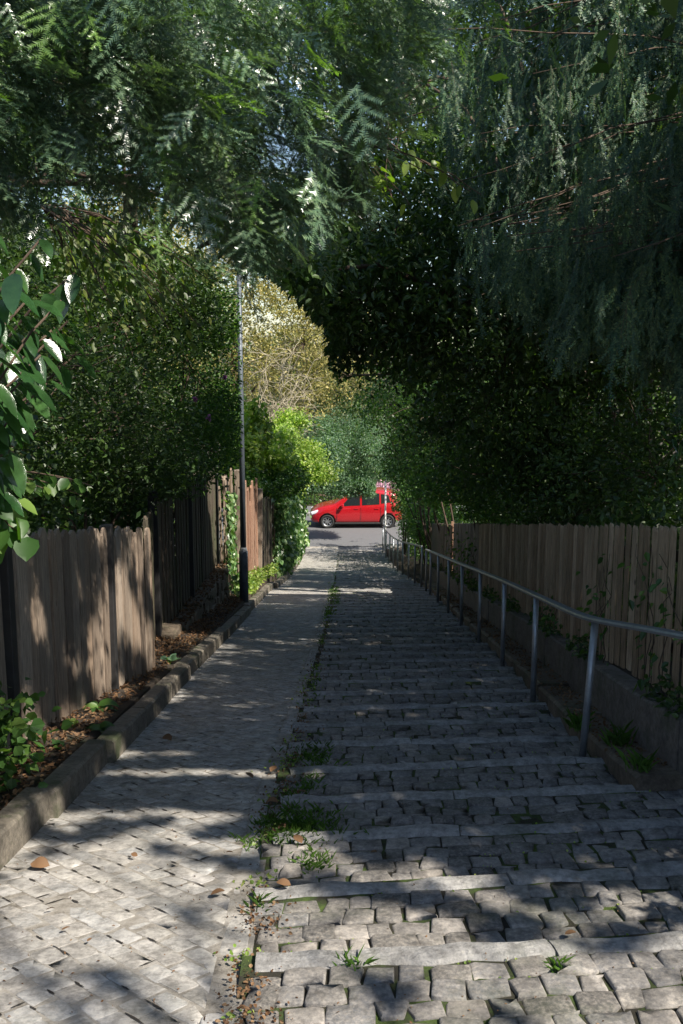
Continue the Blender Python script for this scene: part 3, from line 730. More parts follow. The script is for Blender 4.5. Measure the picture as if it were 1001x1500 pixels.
# ------------------------------------------------------------------ foliage machinery
def nrmz(a): return a / (np.linalg.norm(a, axis=-1, keepdims=True) + 1e-9)
def shadow_xy(p):
    """where a point's shadow lands on the sloping path plane"""
    h = p[:, 2] + .1763 * p[:, 1]
    t = h / (SUN[2] + .1763 * SUN[1])
    return p[:, 0] - t * SUN[0], p[:, 1] - t * SUN[1]
def dapple(x, y, s):
    return (np.sin(x * 9 * s + 3 * np.sin(y * 5 * s)) + np.sin(y * 15 * s + 2.5 * np.sin(x * 6 * s + 1)) + np.sin((x * 5 + y * 8) * s + 2) + .8 * np.sin((x * 13 - y * 11) * s)) / 3.8
PATCH = [  # sun patches shaped by cutting leaves: x, y, rx, ry, strength  (where the sun gets down to the ground)
    (-.9, 5.85, .62, .10), (-1.42, 4.93, .16, .13), (-1.40, 6.3, .14, .16), (-1.0, 5.0, .55, .07), (-.2, 5.72, .3, .06), (.2, 5.2, .25, .05), (-1.1, 6.35, .3, .06),
    (.45, 21.6, 2.0, .75), (-1.0, 22.6, .8, .5), (-.6, 25.8, .8, .5), (-.7, 28.5, .9, .5), (.6, 30.5, .9, .25), (-.4, 33, 1.2, .5), (.5, 36.5, 1.8, .8),
    (-2.7, 7.0, .14, .2), (-2.3, 7.35, .12, .12), (-1.9, 6.3, .25, .22), (-1.85, 7.0, .15, .4), (.9, 6.2, .08, .06), (1.2, 7.8, .1, .05), (.3, 8.6, .12, .05), (-.6, 7.5, .12, .05)]
def sunlit_zone(p):  # leaves are removed by where their shadow falls, to shape the light
    """True where a leaf is cut away so that sun lands on a chosen spot"""
    x, y = shadow_xy(p); out = np.zeros(len(p), bool); H = p[:, 2] + .1763 * p[:, 1]
    for (a, b_, rx, ry) in PATCH: out |= ((x - a) / (rx + .04)) ** 2 + ((y - b_) / (ry + .03)) ** 2 < 1
    th = np.interp(y, [-3, 2.6, 3.3, 4.0, 4.6, 5.1, 5.4], [-.95, -.7, -.5, -.15, .12, .6, 1.6]) + np.interp(x, [-1.5, -.3, .3, 2], [-.4, -.42, .05, .2])
    out |= (.6 * dapple(x, y, .9) + .55 * dapple(x + 3, y + 1, 1.9) > th) & (x > -1.7) & (x < 2.6)
    hi = (p[:, 2] + .1763 * p[:, 1] > 5.4)
    out |= (H > 4.9) & (x < -1.7) & (y > 2) & (y < 10.8) & (dapple(x, y, .33) > np.where(x < -2.6, -.8, -.05))
    hi2 = (p[:, 2] + .1763 * p[:, 1] > 5.8)
    out |= hi2 & (x > -1.7) & (x < 3.5) & (y > 7.5) & (y < 16) & (dapple(x, y, .7) > -.05)
    out |= hi2 & (x > -1.5) & (y > 17) & (y < 34) & (dapple(x, y, .4) > .3)
    # gardens and hedges further down on the left lie in the sun
    out |= (x < -1.25) & (y > 17.6) & (y < 40) & (p[:, 0] > -1.2) & ((y < 24) | (H > 5.6) | ((x > -2.0) & (y > 25) & (y < 36) & (dapple(x, y, .8) > -.75)) | (dapple(x, y, .5) > .1))
    out |= (x < -.8) & (y > 24) & (dapple(x, y, .5) > -.2)
    out |= (y > 33.5) & (dapple(x, y, .35) > -.35)
    out |= hi2 & (x > 2.3) & (y > 15) & (y < 36) & (dapple(x, y, .5) > -.35)
    out |= (H > 2.75) & ((x + 2.75) ** 2 / .9 + (y - 4.9) ** 2 / 1.1 < 1) & (dapple(x, y, .9) > -.45)
    out |= (H > 5.3) & ((x + 1.9) ** 2 / 2.8 + (y - 10.8) ** 2 / 2.2 < 1) & (dapple(x, y, .8) > -.3)
    return out

def leaf_quads(P, size, asp=.5, up=.6, droop=0., fold=.12, dirs=None, thin=1.0):
    """pointed six-corner leaves (two quads folded on the midrib); P (n,3)"""
    n = len(P)
    d = nrmz(rng.normal(0, 1, (n, 3)) * [1, 1, .55] + [0, 0, -droop]) if dirs is None else nrmz(dirs)
    nn = nrmz(rng.normal(0, 1, (n, 3)) * (1 - up) + np.array([0, 0, up]))
    s = nrmz(np.cross(d, nn)); nn = np.cross(s, d)
    L = (size * rng.uniform(.65, 1.25, n))[:, None]; W = L * asp * .5
    base = P; tip = P + d * L - np.array([0, 0, 1]) * L * .12
    m1 = P + d * L * .42; f = nn * L * fold
    a = P + d * L * .30 + s * W + f; b_ = P + d * L * .68 + s * W * .8 + f
    c = P + d * L * .68 - s * W * .8 + f; e = P + d * L * .30 - s * W + f
    V = np.stack([base, a, b_, tip, c, e], 1).reshape(-1, 3)
    i = np.arange(n)[:, None] * 6
    Q = np.concatenate([i + np.array([[0, 1, 2, 3]]), i + np.array([[0, 3, 4, 5]])])
    return V, Q
def simple_quads(P, size, asp=.55, up=.4, droop=.2):
    n = len(P); d = nrmz(rng.normal(0, 1, (n, 3)) + [0, 0, -droop]); nn = nrmz(rng.normal(0, 1, (n, 3)) * (1 - up) + [0, 0, up])
    s = nrmz(np.cross(d, nn)); L = (size * rng.uniform(.6, 1.3, n))[:, None]; W = L * asp * .5
    V = np.stack([P, P + d * L * .45 + s * W, P + d * L, P + d * L * .45 - s * W], 1).reshape(-1, 3)
    return V, np.arange(n * 4).reshape(-1, 4)
def clumps(blobs, nclump, per, sig, shell=.55):
    """leaf positions gathered in clumps inside ellipsoids (centre, radii, weight)"""
    out = []; cc = []
    w_ = np.array([b[2] for b in blobs], float); w_ /= w_.sum()
    for (c, r, _), q in zip(blobs, w_):
        k = max(1, int(round(nclump * q)))
        d = nrmz(rng.normal(0, 1, (k, 3))); rad = rng.uniform(shell ** 3, 1, k) ** (1 / 3)
        ctr = np.array(c) + d * rad[:, None] * np.array(r)
        sg = sig * rng.uniform(.6, 1.4, (k, 1, 1))
        p = ctr[:, None] + rng.normal(0, 1, (k, per, 3)) * sg * [1, 1, .6]
        out.append(p.reshape(-1, 3)); cc.append(ctr)
    return np.concatenate(out), np.concatenate(cc)
def limb(mb, a, b_, r0, r1, n=7, sag=.1, wig=.05, sides=6):
    a = np.array(a, float); b_ = np.array(b_, float); t = np.linspace(0, 1, n)[:, None]; L = np.linalg.norm(b_ - a)
    p = a + (b_ - a) * t + np.array([0, 0, 1]) * (np.sin(math.pi * t) * sag * L)
    p[1:-1] += rng.normal(0, wig * L / n, (n - 2, 3)); mb.tube(p, np.linspace(r0, r1, n), sides); return p
def keepmask(P, prune, extra=None):
    k = np.ones(len(P), bool)
    if prune: k &= ~sunlit_zone(P)
    if extra is not None: k &= extra(P)
    return k
def clear_path(P):
    """nobody has to duck: keep leaves out of the walkway and off the camera"""
    h = P[:, 2] - zp(P[:, 1]); inside = (P[:, 0] > XL(P[:, 1]) - .15) & (P[:, 0] < XR(np.maximum(P[:, 1], 5.4)) + .1)
    return ~(inside & (h < 1.9)) & (np.linalg.norm(P - [0, 0, CAMZ], axis=1) > 1.6)
def in_poly(px, py, poly):
    poly = np.array(poly, float); ins = np.zeros(len(px), bool); j = len(poly) - 1
    for i in range(len(poly)):
        xi, yi = poly[i]; xj, yj = poly[j]
        ins ^= ((yi > py) != (yj > py)) & (px < (xj - xi) * (py - yi) / (yj - yi + 1e-9) + xi); j = i
    return ins
def screen(P):
    q = (P - [0, 0, CAMZ]) @ _Mn; return 500.5 + F * q[:, 0] / -q[:, 2], 750 - F * q[:, 1] / -q[:, 2]

def plant(name, label, cat, base, blobs, mat, size, nclump, per, sig, trunk=None, group=None, prune=True, extra=None, shell=.5, fine=False,
          asp=.5, up=.5, droop=.1, bark='bark', crown='crown', twigs=40, clear=True, stemr=.06):
    base = np.array(base, float); t = empty(name, base, label, cat, group)
    P_, ctr = clumps(blobs, nclump, per, sig, shell)
    k = keepmask(P_, prune, extra)
    if clear: k &= clear_path(P_)
    P_ = P_[k]
    V, Q = (leaf_quads if fine else simple_quads)(P_, size, asp, up, droop)
    link(crown, npmesh(crown, V, Q), M[mat], t)
    mb = MB()
    heads = [np.array(b[0]) for b in blobs]
    if trunk:
        top = np.array(trunk[0], float); limb(mb, base - [0, 0, .2], top, trunk[1], trunk[1] * .55, 8, 0, .06, 9)
    else: top = base + [0, 0, .15]
    for h in heads:
        pts = limb(mb, top if not trunk else base + (top - base) * rng.uniform(.5, 1), h, stemr, stemr * .35, 7, .06, .12)
    for c in ctr[rng.permutation(len(ctr))[:twigs]]:
        h = heads[int(np.argmin([np.linalg.norm(c - q) for q in heads]))]
        if extra is not None and not extra(c[None])[0]: continue
        if clear and not clear_path(c[None])[0]: continue
        limb(mb, h, c, stemr * .3, .005, 5, .05, .2, 4)
    if mb.v: mb.build('trunk' if trunk else 'stems', M[bark], t, smooth=True)
    return t

# needle sprays -----------------------------------------------------
def spray_template(L=.32, nside=9, sl=.15, nl=.026, npair=15, nw=.0048, droop=.25, ang=52):
    """flat feathery twig: main axis along +X, side twigs in the XY plane, needles in two rows"""
    tri = []; tw = []
    def twig(p0, d, ln, n):
        d = d / np.linalg.norm(d)
        for i in range(n):
            f = (i + .5) / n; p = p0 + d * ln * f + np.array([0, 0, -droop * (ln * f) ** 2 * 3])
            s_ = np.cross([0, 0, 1], d); s_ /= np.linalg.norm(s_)
            for sg in (-1, 1):
                nd = d * .55 + s_ * sg * .85 + np.array([0, 0, rng.normal(.05, .15)]); nd /= np.linalg.norm(nd)
                ll = nl * rng.uniform(.8, 1.1) * (1 - .35 * f)
                tri.append([p - d * nw, p + d * nw, p + nd * ll])
        e = p0 + d * ln + np.array([0, 0, -droop * ln ** 2 * 3]); sd_ = np.cross([0, 0, 1], d) * .0014
        tw.append([p0 - sd_, p0 + sd_, e])
    twig(np.zeros(3), np.array([1., 0, 0]), L, int(npair * L / sl * 1.1))
    for k in range(nside):
        f = (k + .6) / nside * .88; x = L * f; sg = 1 if k % 2 else -1; a = R(ang + rng.normal(0, 6)) * sg
        p0 = np.array([x, 0, -droop * x * x * 3]); ln = sl * (1.05 - .75 * f) * rng.uniform(.75, 1.15)
        twig(p0, np.array([math.cos(a), math.sin(a), rng.normal(0, .12)]), ln, max(3, int(npair * ln / sl)))
    return np.array(tri), np.array(tw)
def place_sprays(tmpl, O, X_, Nn, S):
    """tmpl (T,3,3) at origins O, axis X_, normal Nn, scale S"""
    X_ = nrmz(X_); Y_ = nrmz(np.cross(Nn, X_)); Z_ = np.cross(X_, Y_)
    B = np.stack([X_, Y_, Z_], 1) * S[:, None, None]          # rows
    V = np.einsum('tvk,nkj->ntvj', tmpl, B) + O[:, None, None]
    return V.reshape(-1, 3)
def yew_mesh(name, parent, mats, variants, O, AX, NR, S):
    nv = len(variants); idx = rng.integers(0, nv, len(O)); VN = []; VT = []
    for i, (a, b_) in enumerate(variants):
        k = idx == i
        if k.sum() == 0: continue
        VN.append(place_sprays(a, O[k], AX[k], NR[k], S[k])); VT.append(place_sprays(b_, O[k], AX[k], NR[k], S[k]))
    VN = np.concatenate(VN); VT = np.concatenate(VT)
    link(name, npmesh(name, VN, np.arange(len(VN)).reshape(-1, 3)), M[mats[0]], parent)
    link('twigs', npmesh('twigs', VT, np.arange(len(VT)).reshape(-1, 3)), M[mats[1]], parent)

def sample_poly(poly, D, n):
    poly_ = np.array(poly); lo = poly_.min(0); hi = poly_.max(0); out = []
    tot = 0
    while tot < n:
        px = rng.uniform(lo[0], hi[0], 4000); py = rng.uniform(lo[1], hi[1], 4000); k = in_poly(px, py, poly); px = px[k]; py = py[k]
        d = rng.uniform(D[0] ** 1.5, D[1] ** 1.5, len(px)) ** (1 / 1.5); out.append(at(px, py, d)); tot += len(px)
    return np.concatenate(out)[:n]

# ---- the yew that hangs in from the left and overhead
tA = empty('yew_tree', (-5.6, 6.5, float(zp(6.5)) + .25), 'large yew arching over the path from the left with feathery sunlit sprays', 'tree')
polyA = [(-300, -170), (700, -170), (660, 60), (600, 150), (545, 200), (545, 290), (480, 320), (450, 350), (395, 372), (330, 385), (305, 330), (200, 312), (100, 335), (-60, 310), (-300, 360)]
ctr = sample_poly(polyA, (3.6, 7.4), 640)
cpx, cpy = screen(ctr)
# thin places where the sky shows
thin = ((cpx - 150) / 150) ** 2 + ((cpy - 285) / 50) ** 2 < 1
ctr = ctr[~(thin & (rng.random(len(ctr)) < .75))]
mbA = MB(); root = np.array([-5.6, 6.5, float(zp(6.5)) + .2]); top = root + [.5, .2, 5.4]
limb(mbA, root, top, .26, .14, 9, 0, .05, 10)
limb(mbA, root + [.1, 0, .3], root + [-.3, -.6, 4.2], .17, .09, 9, 0, .05, 9)
limbs = []
for k in range(10):
    e = at(rng.uniform(-50, 620), rng.uniform(-250, 330), rng.uniform(3.8, 7.2)); s0 = root + (top - root) * rng.uniform(.35, 1)
    limbs.append(limb(mbA, s0, e, .055, .010, 10, .08, .16, 6))
O, AX, NR = [], [], []
allp = np.concatenate([l[3:] for l in limbs])
for c in ctr:
    j = int(np.argmin(np.linalg.norm(allp - c, axis=1))); src = allp[j]
    if np.linalg.norm(src - c) < .55: limb(mbA, src + rng.normal(0, .05, 3), c, .005, .002, 5, .08, .2, 4)
    ax0 = nrmz(c - top + [.0, -.5, -1.2] * np.array(rng.uniform(.3, 1.3))); n = rng.integers(11, 20)
    o = c + rng.normal(0, .095, (n, 3)); a = nrmz(ax0 + rng.normal(0, .45, (n, 3)) + [0, 0, -.25])
    O.append(o); AX.append(a); NR.append(nrmz(np.array([.15, -.1, 1]) + rng.normal(0, .35, (n, 3))))
O = np.concatenate(O); AX = np.concatenate(AX); NR = np.concatenate(NR)
hx, hy = shadow_xy(O)
k = keepmask(O, True) & clear_path(O) & (O[:, 2] - zp(O[:, 1]) > 2.0) & ~((O[:, 2] + .1763 * O[:, 1] > 4.2) & (dapple(hx, hy, .55) > -.2))  # high sprays dropped in bands to let sun onto those below
px_, py_ = screen(O + AX * .15); k &= in_poly(px_, py_, [(a, b_ + 12) for a, b_ in polyA]) | (rng.random(len(O)) < .15)
O, AX, NR = O[k], AX[k], NR[k]
varA = [spray_template() for _ in range(5)]
S = rng.uniform(.45, .9, len(O)); print('sprays A', len(O)); fresh = rng.random(len(O)) < .12
yew_mesh('crown', tA, ('yew', 'bark_red'), varA, O[~fresh], AX[~fresh], NR[~fresh], S[~fresh])
yew_mesh('fresh_sprays', tA, ('yew_fresh', 'bark_red'), varA, O[fresh], AX[fresh], NR[fresh], S[fresh])
mbA.build('trunk', M['bark_red'], tA, smooth=True)

# ---- the weeping conifer on the right: arching boughs hung with curtains of needles
tB = empty('weeping_conifer', (5.6, 9.5, float(zp(9.5)) + .45), 'tall dark conifer on the right with drooping curtains of blue green needles', 'tree')
varB = [spray_template(L=.42, nside=8, sl=.13, nl=.024, npair=9, nw=.0065, droop=.1, ang=30) for _ in range(5)]
polyB = [(560, -300), (1500, -300), (1500, 640), (1010, 640), (960, 560), (900, 520), (820, 520), (740, 440), (700, 400), (640, 350), (575, 250)]
mbB = MB(); rootB = np.array([5.6, 9.5, float(zp(9.5)) + .3]); topB = rootB + [-.2, 0, 9.5]
limb(mbB, rootB, topB, .34, .10, 12, 0, .03, 12)
O, AX, NR = [], [], []
ends = sample_poly([(575, -280), (1450, -280), (1450, 500), (1000, 490), (900, 430), (760, 380), (660, 325), (600, 200)], (5.6, 12.5), 160)
ends = np.concatenate([ends, sample_poly([(650, 320), (1000, 320), (1000, 520), (900, 440), (760, 380)], (6.4, 8.6), 55)])
for e in ends:
    s0 = rootB + (topB - rootB) * np.clip((e[2] - rootB[2]) / 9.5 + rng.uniform(-.02, .12), .12, 1)
    pts = limb(mbB, s0, e, .015, .003, 12, .05, .05, 5)
    n = int(17 * np.linalg.norm(e - s0)); f = rng.uniform(.25, 1, n) ** .8
    base = np.stack([np.interp(f, np.linspace(0, 1, 12), pts[:, i]) for i in range(3)], -1)
    dn = rng.uniform(0, .45, n)
    O.append(base + np.stack([rng.normal(0, .10, n), rng.normal(0, .10, n), -dn], -1))
    AX.append(nrmz(np.stack([rng.normal(-.12, .22, n), rng.normal(-.08, .22, n), -np.ones(n)], -1)))
    NR.append(nrmz(np.stack([rng.normal(-.3, .7, n), rng.normal(-.5, .7, n), rng.normal(0, .1, n)], -1)))
O = np.concatenate(O); AX = np.concatenate(AX); NR = np.concatenate(NR)
px_, py_ = screen(O + AX * .3)
k = keepmask(O, True) & clear_path(O) & (in_poly(px_, py_, polyB) | (rng.random(len(O)) < .12)) & (O[:, 2] - zp(O[:, 1]) > 2.1)
O, AX, NR = O[k], AX[k], NR[k]; print('sprays B', len(O))
yew_mesh('crown', tB, ('conifer', 'bark_red'), varB, O, AX, NR, rng.uniform(.7, 1.25, len(O)))
mbB.build('trunk', M['bark'], tB, smooth=True)

# ---- broadleaf and evergreen masses.  each blob: centre, radii, weight
def B(px, py, D, r, w_=1.0): return (at(px, py, D), r if isinstance(r, tuple) else (r, r, r * .8), w_)
g = lambda x, y, up=0.: (x, y, float(zp(y)) + up)
def inframe_limit(poly):                                   # keeps a crown out of the gap above the path
    def f(P_):
        a, b_ = screen(P_); return ~(in_poly(a, b_, poly) & (P_[:, 1] > .5))
    return f
GAP = [(330, 385), (400, 400), (440, 440), (476, 480), (484, 540), (492, 590), (520, 640), (552, 685), (572, 725), (578, 775), (455, 775), (330, 700), (250, 400)]
gapf = inframe_limit(GAP)
FENCEWIN = [(640, 760), (1100, 760), (1100, 1200), (700, 1100)]
both = lambda *fs: (lambda P_: np.logical_and.reduce([f(P_) for f in fs]))
right_of_fence = lambda P_: ~((P_[:, 0] < XF(P_[:, 1]) + .06) & (P_[:, 2] - zp(P_[:, 1]) < 1.62))
left_of_fence = lambda P_: ~((P_[:, 0] > np.interp(P_[:, 1], [2, 9.4, 11.5, 17.5, 28], [-2.15, -1.85, -2.15, -2.1, -1.4])) & (P_[:, 2] - zp(P_[:, 1]) < np.interp(P_[:, 1], [9, 11, 17, 19], [1.52, 1.8, 2.3, 2.3])))

# dark beech behind the conifer, its boughs reaching over the path
plant('beech_tree', 'dark broadleaf tree whose shaded boughs reach over the middle of the path', 'tree', g(4.8, 14.5, .4),
      [B(560, 420, 12.5, (1.5, 2, .8)), B(650, 440, 12, (1.6, 2, .9)), B(480, 390, 13, (.9, 1.8, .35), .6), B(740, 520, 12.5, (1.6, 2, 1.1)), B(600, 505, 15, (1.1, 2, .55), .8), B(560, 330, 12, (1.5, 2, .7)),
       B(820, 420, 14, (2, 2, 1.5)), B(950, 480, 14, (2, 2, 1.6)), B(700, 330, 13, (2, 2, 1)), B(900, 620, 13, (1.8, 1.8, 1.2)), B(760, 620, 14, (1.5, 1.8, .9)), B(430, 400, 10, (.35, .8, .16), .25), B(455, 450, 11.5, (.4, .9, .3), .3), B(498, 505, 14, (.5, 1, .4), .35), B(516, 550, 18, (.55, 1.2, .45), .3), B(620, 120, 15, (2, 2, 1.6)), B(790, 120, 15, (2, 2, 1.8)), B(960, 150, 15, (2, 2, 2)), B(700, -60, 15, (2.5, 2, 1.4))],
      'leaf_dark', .09, 2300, 34, .18, trunk=(np.array(g(4.6, 14.3, 4.6)), .22), extra=both(gapf, right_of_fence), fine=True, droop=.6, shell=.2, twigs=120)
# the high wood on the right that shades the path (crowns continue outside the picture)
def wood(name, label, x, y, h, rad, n, mat='leaf_dark', size=.11, group='tall trees behind the picket fence', extra=None, bl=None, lean=1.0, dy=0.):
    b0 = np.array(g(x, y, .4)); blobs = bl or [(b0 + [-lean + rng.uniform(-1, 1) * rad * .45, dy + rng.uniform(-1, 1) * rad * .5, h * f], (rad * .75, rad * .8, h * .14), 1) for f in (.4, .52, .62, .72, .85, .62, .48, .93)]
    return plant(name, label, 'tree', b0, blobs, mat, size, n, 30, .28, trunk=(b0 + [0, 0, h * .75], .24), group=group, extra=both(gapf, right_of_fence, extra) if extra else both(gapf, right_of_fence), shell=.1, twigs=50)
wood('broadleaf_tree', 'tall dark tree behind the fence just past the weeping conifer', 5.4, 17.5, 12.5, 3.4, 2300, size=.12, lean=1.2)
wood('broadleaf_tree', 'tall tree behind the far railing with light on its lower leaves', 6.3, 24, 11.0, 3.6, 1500, 'leaf_mid', size=.13)
wood('broadleaf_tree', 'deeply shaded tree filling the gap behind the near pickets', 6.6, 12.0, 11.5, 3.4, 2200, size=.12, lean=1.6)
wood('broadleaf_tree', 'broad tree overhanging the near right corner', 5.6, 5.0, 10.0, 3.4, 2400, size=.12, lean=1.2)
wood('broadleaf_tree', 'unseen tree added on the right behind the viewpoint to throw dappled shade', 5.8, -4.2, 9.5, 3.3, 2200, size=.11, lean=1.4, dy=3.0)  # out of view, added for the dapples on the near path
wood('broadleaf_tree', 'unseen tree added on the right beside the viewpoint to shade the path', 7.0, 1.4, 9.5, 3.1, 2200, size=.12, lean=1.2)  # out of view, added to close a gap that let sun onto the steps
wood('broadleaf_tree', 'tree standing far down the right side near the road', 6.6, 33, 9, 3.2, 900, 'leaf_mid')
# hedge on the right behind the fence and the railing
for i, (px, py, D, r, m_, lab, n) in enumerate([
        (545, 575, 25, (1.1, 2.0, .8), 'leaf_mid', 'arching green branch mass over the lower end of the steps', 420),
        (560, 650, 27, (.9, 2.0, .8), 'leaf_mid', 'green bush leaning out towards the car above the far railing', 380),
        (600, 600, 25, (1.3, 2.2, 1.0), 'leaf_mid', 'green bush arching over the lower steps on the right', 420),
        (620, 590, 21, (1.3, 2.0, 1.0), 'leaf_mid', 'dense green shrub above the far end of the board fence', 420),
        (700, 640, 17, (1.5, 1.8, .9), 'leaf_dark', 'dark shrub over the middle of the right fence', 420),
        (625, 690, 23, (.8, 1.8, .75), 'leaf_mid', 'light tipped bush just behind the pale board fence', 360),
        (690, 715, 16.5, (1.0, 1.6, .6), 'leaf_mid', 'low bright tipped bush looking over the board fence', 360),
        (800, 710, 13, (1.6, 1.5, .8), 'leaf_dark', 'black green bush behind the middle pickets', 360),
        (960, 700, 10.5, (1.6, 1.4, .9), 'leaf_dark', 'dark bush with arching sprays behind the near pickets', 360),
        (608, 745, 29, (.75, 2.8, .7), 'leaf_mid', 'hedge hanging over the far railing beside the car', 420),
        (608, 735, 33.5, (.55, 1.2, .85), 'leaf_mid', 'rounded bush against the white pole hiding the tail of the car', 420),
        (590, 680, 34, (.7, 2.2, 1.1), 'leaf_grey', 'loose grey green bush above the rear of the red car', 300)]):
    c = at(px, py, D)
    f = both(right_of_fence, gapf)
    if i in (0, 1, 9, 10, 11): f = gapf
    bx = max(c[0], float(XR(D)) + .5)
    plant('shrub', lab, 'shrub', g(bx, float(c[1]), .1), [(c, r, 1), (c + [.4, -.6, -.25], tuple(q * .8 for q in r), .7), (c + [.6, .9, .2], tuple(q * .8 for q in r), .7)], m_, .07 if D < 20 else .085, n, 26, .16,
          group='shrubs along the right side', extra=f, prune=D < 23 or i < 2, shell=.3, fine=D < 18, twigs=30, stemr=.025)

# left: dark flowering hedge behind the plank fences
def hib(lab, bl, mat, n, size=.06, base=None):
    c = np.array(bl[0][0]); b0 = base or g(min(c[0], -2.6), c[1], .3)
    return plant('flowering_shrub', lab, 'shrub', b0, bl, mat, size, n, 26, .13, group='shrubs behind the left fences', extra=both(left_of_fence, lambda P_: ~in_poly(*screen(P_), [(352, 380), (700, 380), (700, 900), (352, 900)])), shell=.35, fine=True, twigs=60, stemr=.03)
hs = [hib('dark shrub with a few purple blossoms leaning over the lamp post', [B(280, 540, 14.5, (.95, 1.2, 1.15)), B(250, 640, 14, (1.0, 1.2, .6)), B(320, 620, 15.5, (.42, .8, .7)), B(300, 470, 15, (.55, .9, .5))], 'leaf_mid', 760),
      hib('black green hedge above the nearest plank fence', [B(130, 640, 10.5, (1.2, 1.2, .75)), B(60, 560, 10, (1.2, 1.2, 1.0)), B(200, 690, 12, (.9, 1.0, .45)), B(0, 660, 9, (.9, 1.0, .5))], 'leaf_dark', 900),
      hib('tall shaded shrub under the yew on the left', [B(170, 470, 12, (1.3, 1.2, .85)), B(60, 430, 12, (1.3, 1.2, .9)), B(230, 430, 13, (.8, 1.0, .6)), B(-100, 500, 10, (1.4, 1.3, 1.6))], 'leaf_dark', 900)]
# purple blossoms, parts of the flowering shrub
def blossom(parent, c, s, name='blossom', mat='petal'):
    n = 14; d = nrmz(rng.normal(0, 1, (n, 3)) + [.3, -1, .2]); V, Q = leaf_quads(np.repeat(np.array(c)[None], n, 0), s, .8, .2, 0, .15, dirs=d); link(name, npmesh(name, V, Q), M[mat], parent)
for (px, py, D) in ((306, 612, 14.2), (330, 553, 15.2), (253, 437, 14.2), (286, 585, 14.0)):
    blossom(hs[0], at(px, py, D - .9), .055)
# hedge masses further off to the left that close the view
def back(name, lab, px, py, D, r, mat, n, size, h=0, group='trees and tall shrubs beyond the left fences', prune=True, per=26, sig=.3, cat='tree', extra=None, bark='bark', twigs=60):
    c = at(px, py, D); b0 = np.array([c[0], c[1], float(gz(np.array([c[0]]), np.array([c[1]]))[0])])
    bl = [(c, r, 1.0), (c + np.array([-.6 * r[0], .2 * r[1], -.4 * r[2]]), tuple(q * .7 for q in r), .6), (c + np.array([.55 * r[0], -.2 * r[1], -.35 * r[2]]), tuple(q * .65 for q in r), .6), (c + np.array([.1 * r[0], 0, .45 * r[2]]), tuple(q * .6 for q in r), .5)]
    return plant(name, lab, cat, b0, bl, mat, size, n, per, sig, trunk=(c - [0, 0, r[2] * .3], max(.05, r[0] * .05)), group=group, extra=extra, shell=.35, twigs=twigs, prune=prune, clear=False, bark=bark)
plant('evergreen_tree', 'tall dark tree filling the upper left behind the yew', 'tree', g(-5.5, 14, .5), [B(20, 60, 14, (2.6, 2, 2.0)), B(-150, 250, 13, (2.2, 2, 2.0)), B(230, 20, 15, (2.2, 2, 1.8)), B(60, 400, 14, (1.6, 2, .8)), B(-300, 0, 14, (3, 2, 3))], 'leaf_dark', .12, 1500, 30, .25,
      trunk=(np.array(g(-5.2, 14, 7)), .24), group='trees and tall shrubs beyond the left fences', prune=False, shell=.2, twigs=60)
plant('evergreen_tree', 'dark tree whose boughs close the sky above the lamp post', 'tree', g(-4.2, 19.5, .5), [B(330, 170, 19, (2.4, 2, 2.1)), B(450, 60, 18, (2.6, 2, 2.2)), B(560, 200, 18, (2.2, 2, 1.8)), B(180, 150, 19, (2, 2, 1.6)), B(420, 300, 19, (1.6, 1.6, .9))], 'leaf_dark', .13, 1500, 30, .27,
      trunk=(np.array(g(-3.6, 19.5, 8)), .22), group='trees and tall shrubs beyond the left fences', prune=True, extra=lambda P_: ~in_poly(*screen(P_), [(190, 345), (330, 375), (440, 420), (480, 480), (480, 900), (100, 900)]), shell=.2, twigs=60)
plant('hedge', 'dense low hedge filling the foot of the garden behind the left fences', 'hedge', g(-3.2, 12, .3), [(np.array(g(-3.0, y, 1.5)), (.8, 1.6, 1.1), 1) for y in (5, 8, 11, 14, 17, 20)] + [(np.array(g(-5.0, y, 1.8)), (1.3, 1.8, 1.4), 1) for y in (7, 11, 15, 20)], 'leaf_dark', .08, 1900, 30, .2, prune=False, extra=left_of_fence, shell=.2, twigs=40, stemr=.03)
plant('hedge', 'dark hedge pressed against the back of the pickets', 'hedge', g(3.2, 9, .4), [((float(XF(y)) + .9, y, float(zp(y)) + 1.15), (.7, 1.5, .75), 1) for y in (3, 5.5, 8, 10.5, 13, 15.5, 18, 20.5)], 'leaf_dark', .08, 1500, 28, .17, prune=False, extra=right_of_fence, shell=.1, twigs=30, stemr=.02)
plant('hedge', 'tall hedge closing the garden beside the far railing down to the road', 'hedge', g(4.2, 31, .1), [(np.array(g(3.6, y, 1.0)), (.9, 1.5, 1.1), 1) for y in (24.5, 27, 29.5, 32, 34.5, 36.5)] + [(np.array(g(6.5, y, 1.4)), (2, 2, 1.6), 1) for y in (26, 30, 34)] + [(np.array(g(10.5, y, 1.4)), (3, 2, 1.7), 1) for y in (24, 30, 35)], 'leaf_mid', .09, 1900, 28, .2, prune=False, extra=both(right_of_fence, gapf), shell=.2, twigs=30, stemr=.03)
back('evergreen_tree', 'dark tree mass far to the left behind the hedge', -60, 520, 17, (3, 3, 2.6), 'leaf_dark', 900, .10)
plant('evergreen_tree', 'dark tall tree rising beyond the centre of the arch of boughs', 'tree', g(5.8, 21.5, .3), [B(650, 40, 22, (3.4, 3, 3.0)), B(560, 120, 22, (2, 2, 2)), B(760, 0, 22, (2.5, 2.5, 2.5)), B(900, 100, 22, (3, 2.5, 3)), B(700, 220, 20, (2, 2, 1.5))], 'leaf_dark', .13, 1500, 28, .28, trunk=(np.array(g(5.4, 21.5, 9)), .22), group='tall trees behind the picket fence', prune=False, extra=gapf, shell=.2)
back('evergreen_tree', 'dark tall tree beyond the left hedge under the yew', 130, 430, 22, (2.6, 3, 2.6), 'leaf_mid', 900, .10)
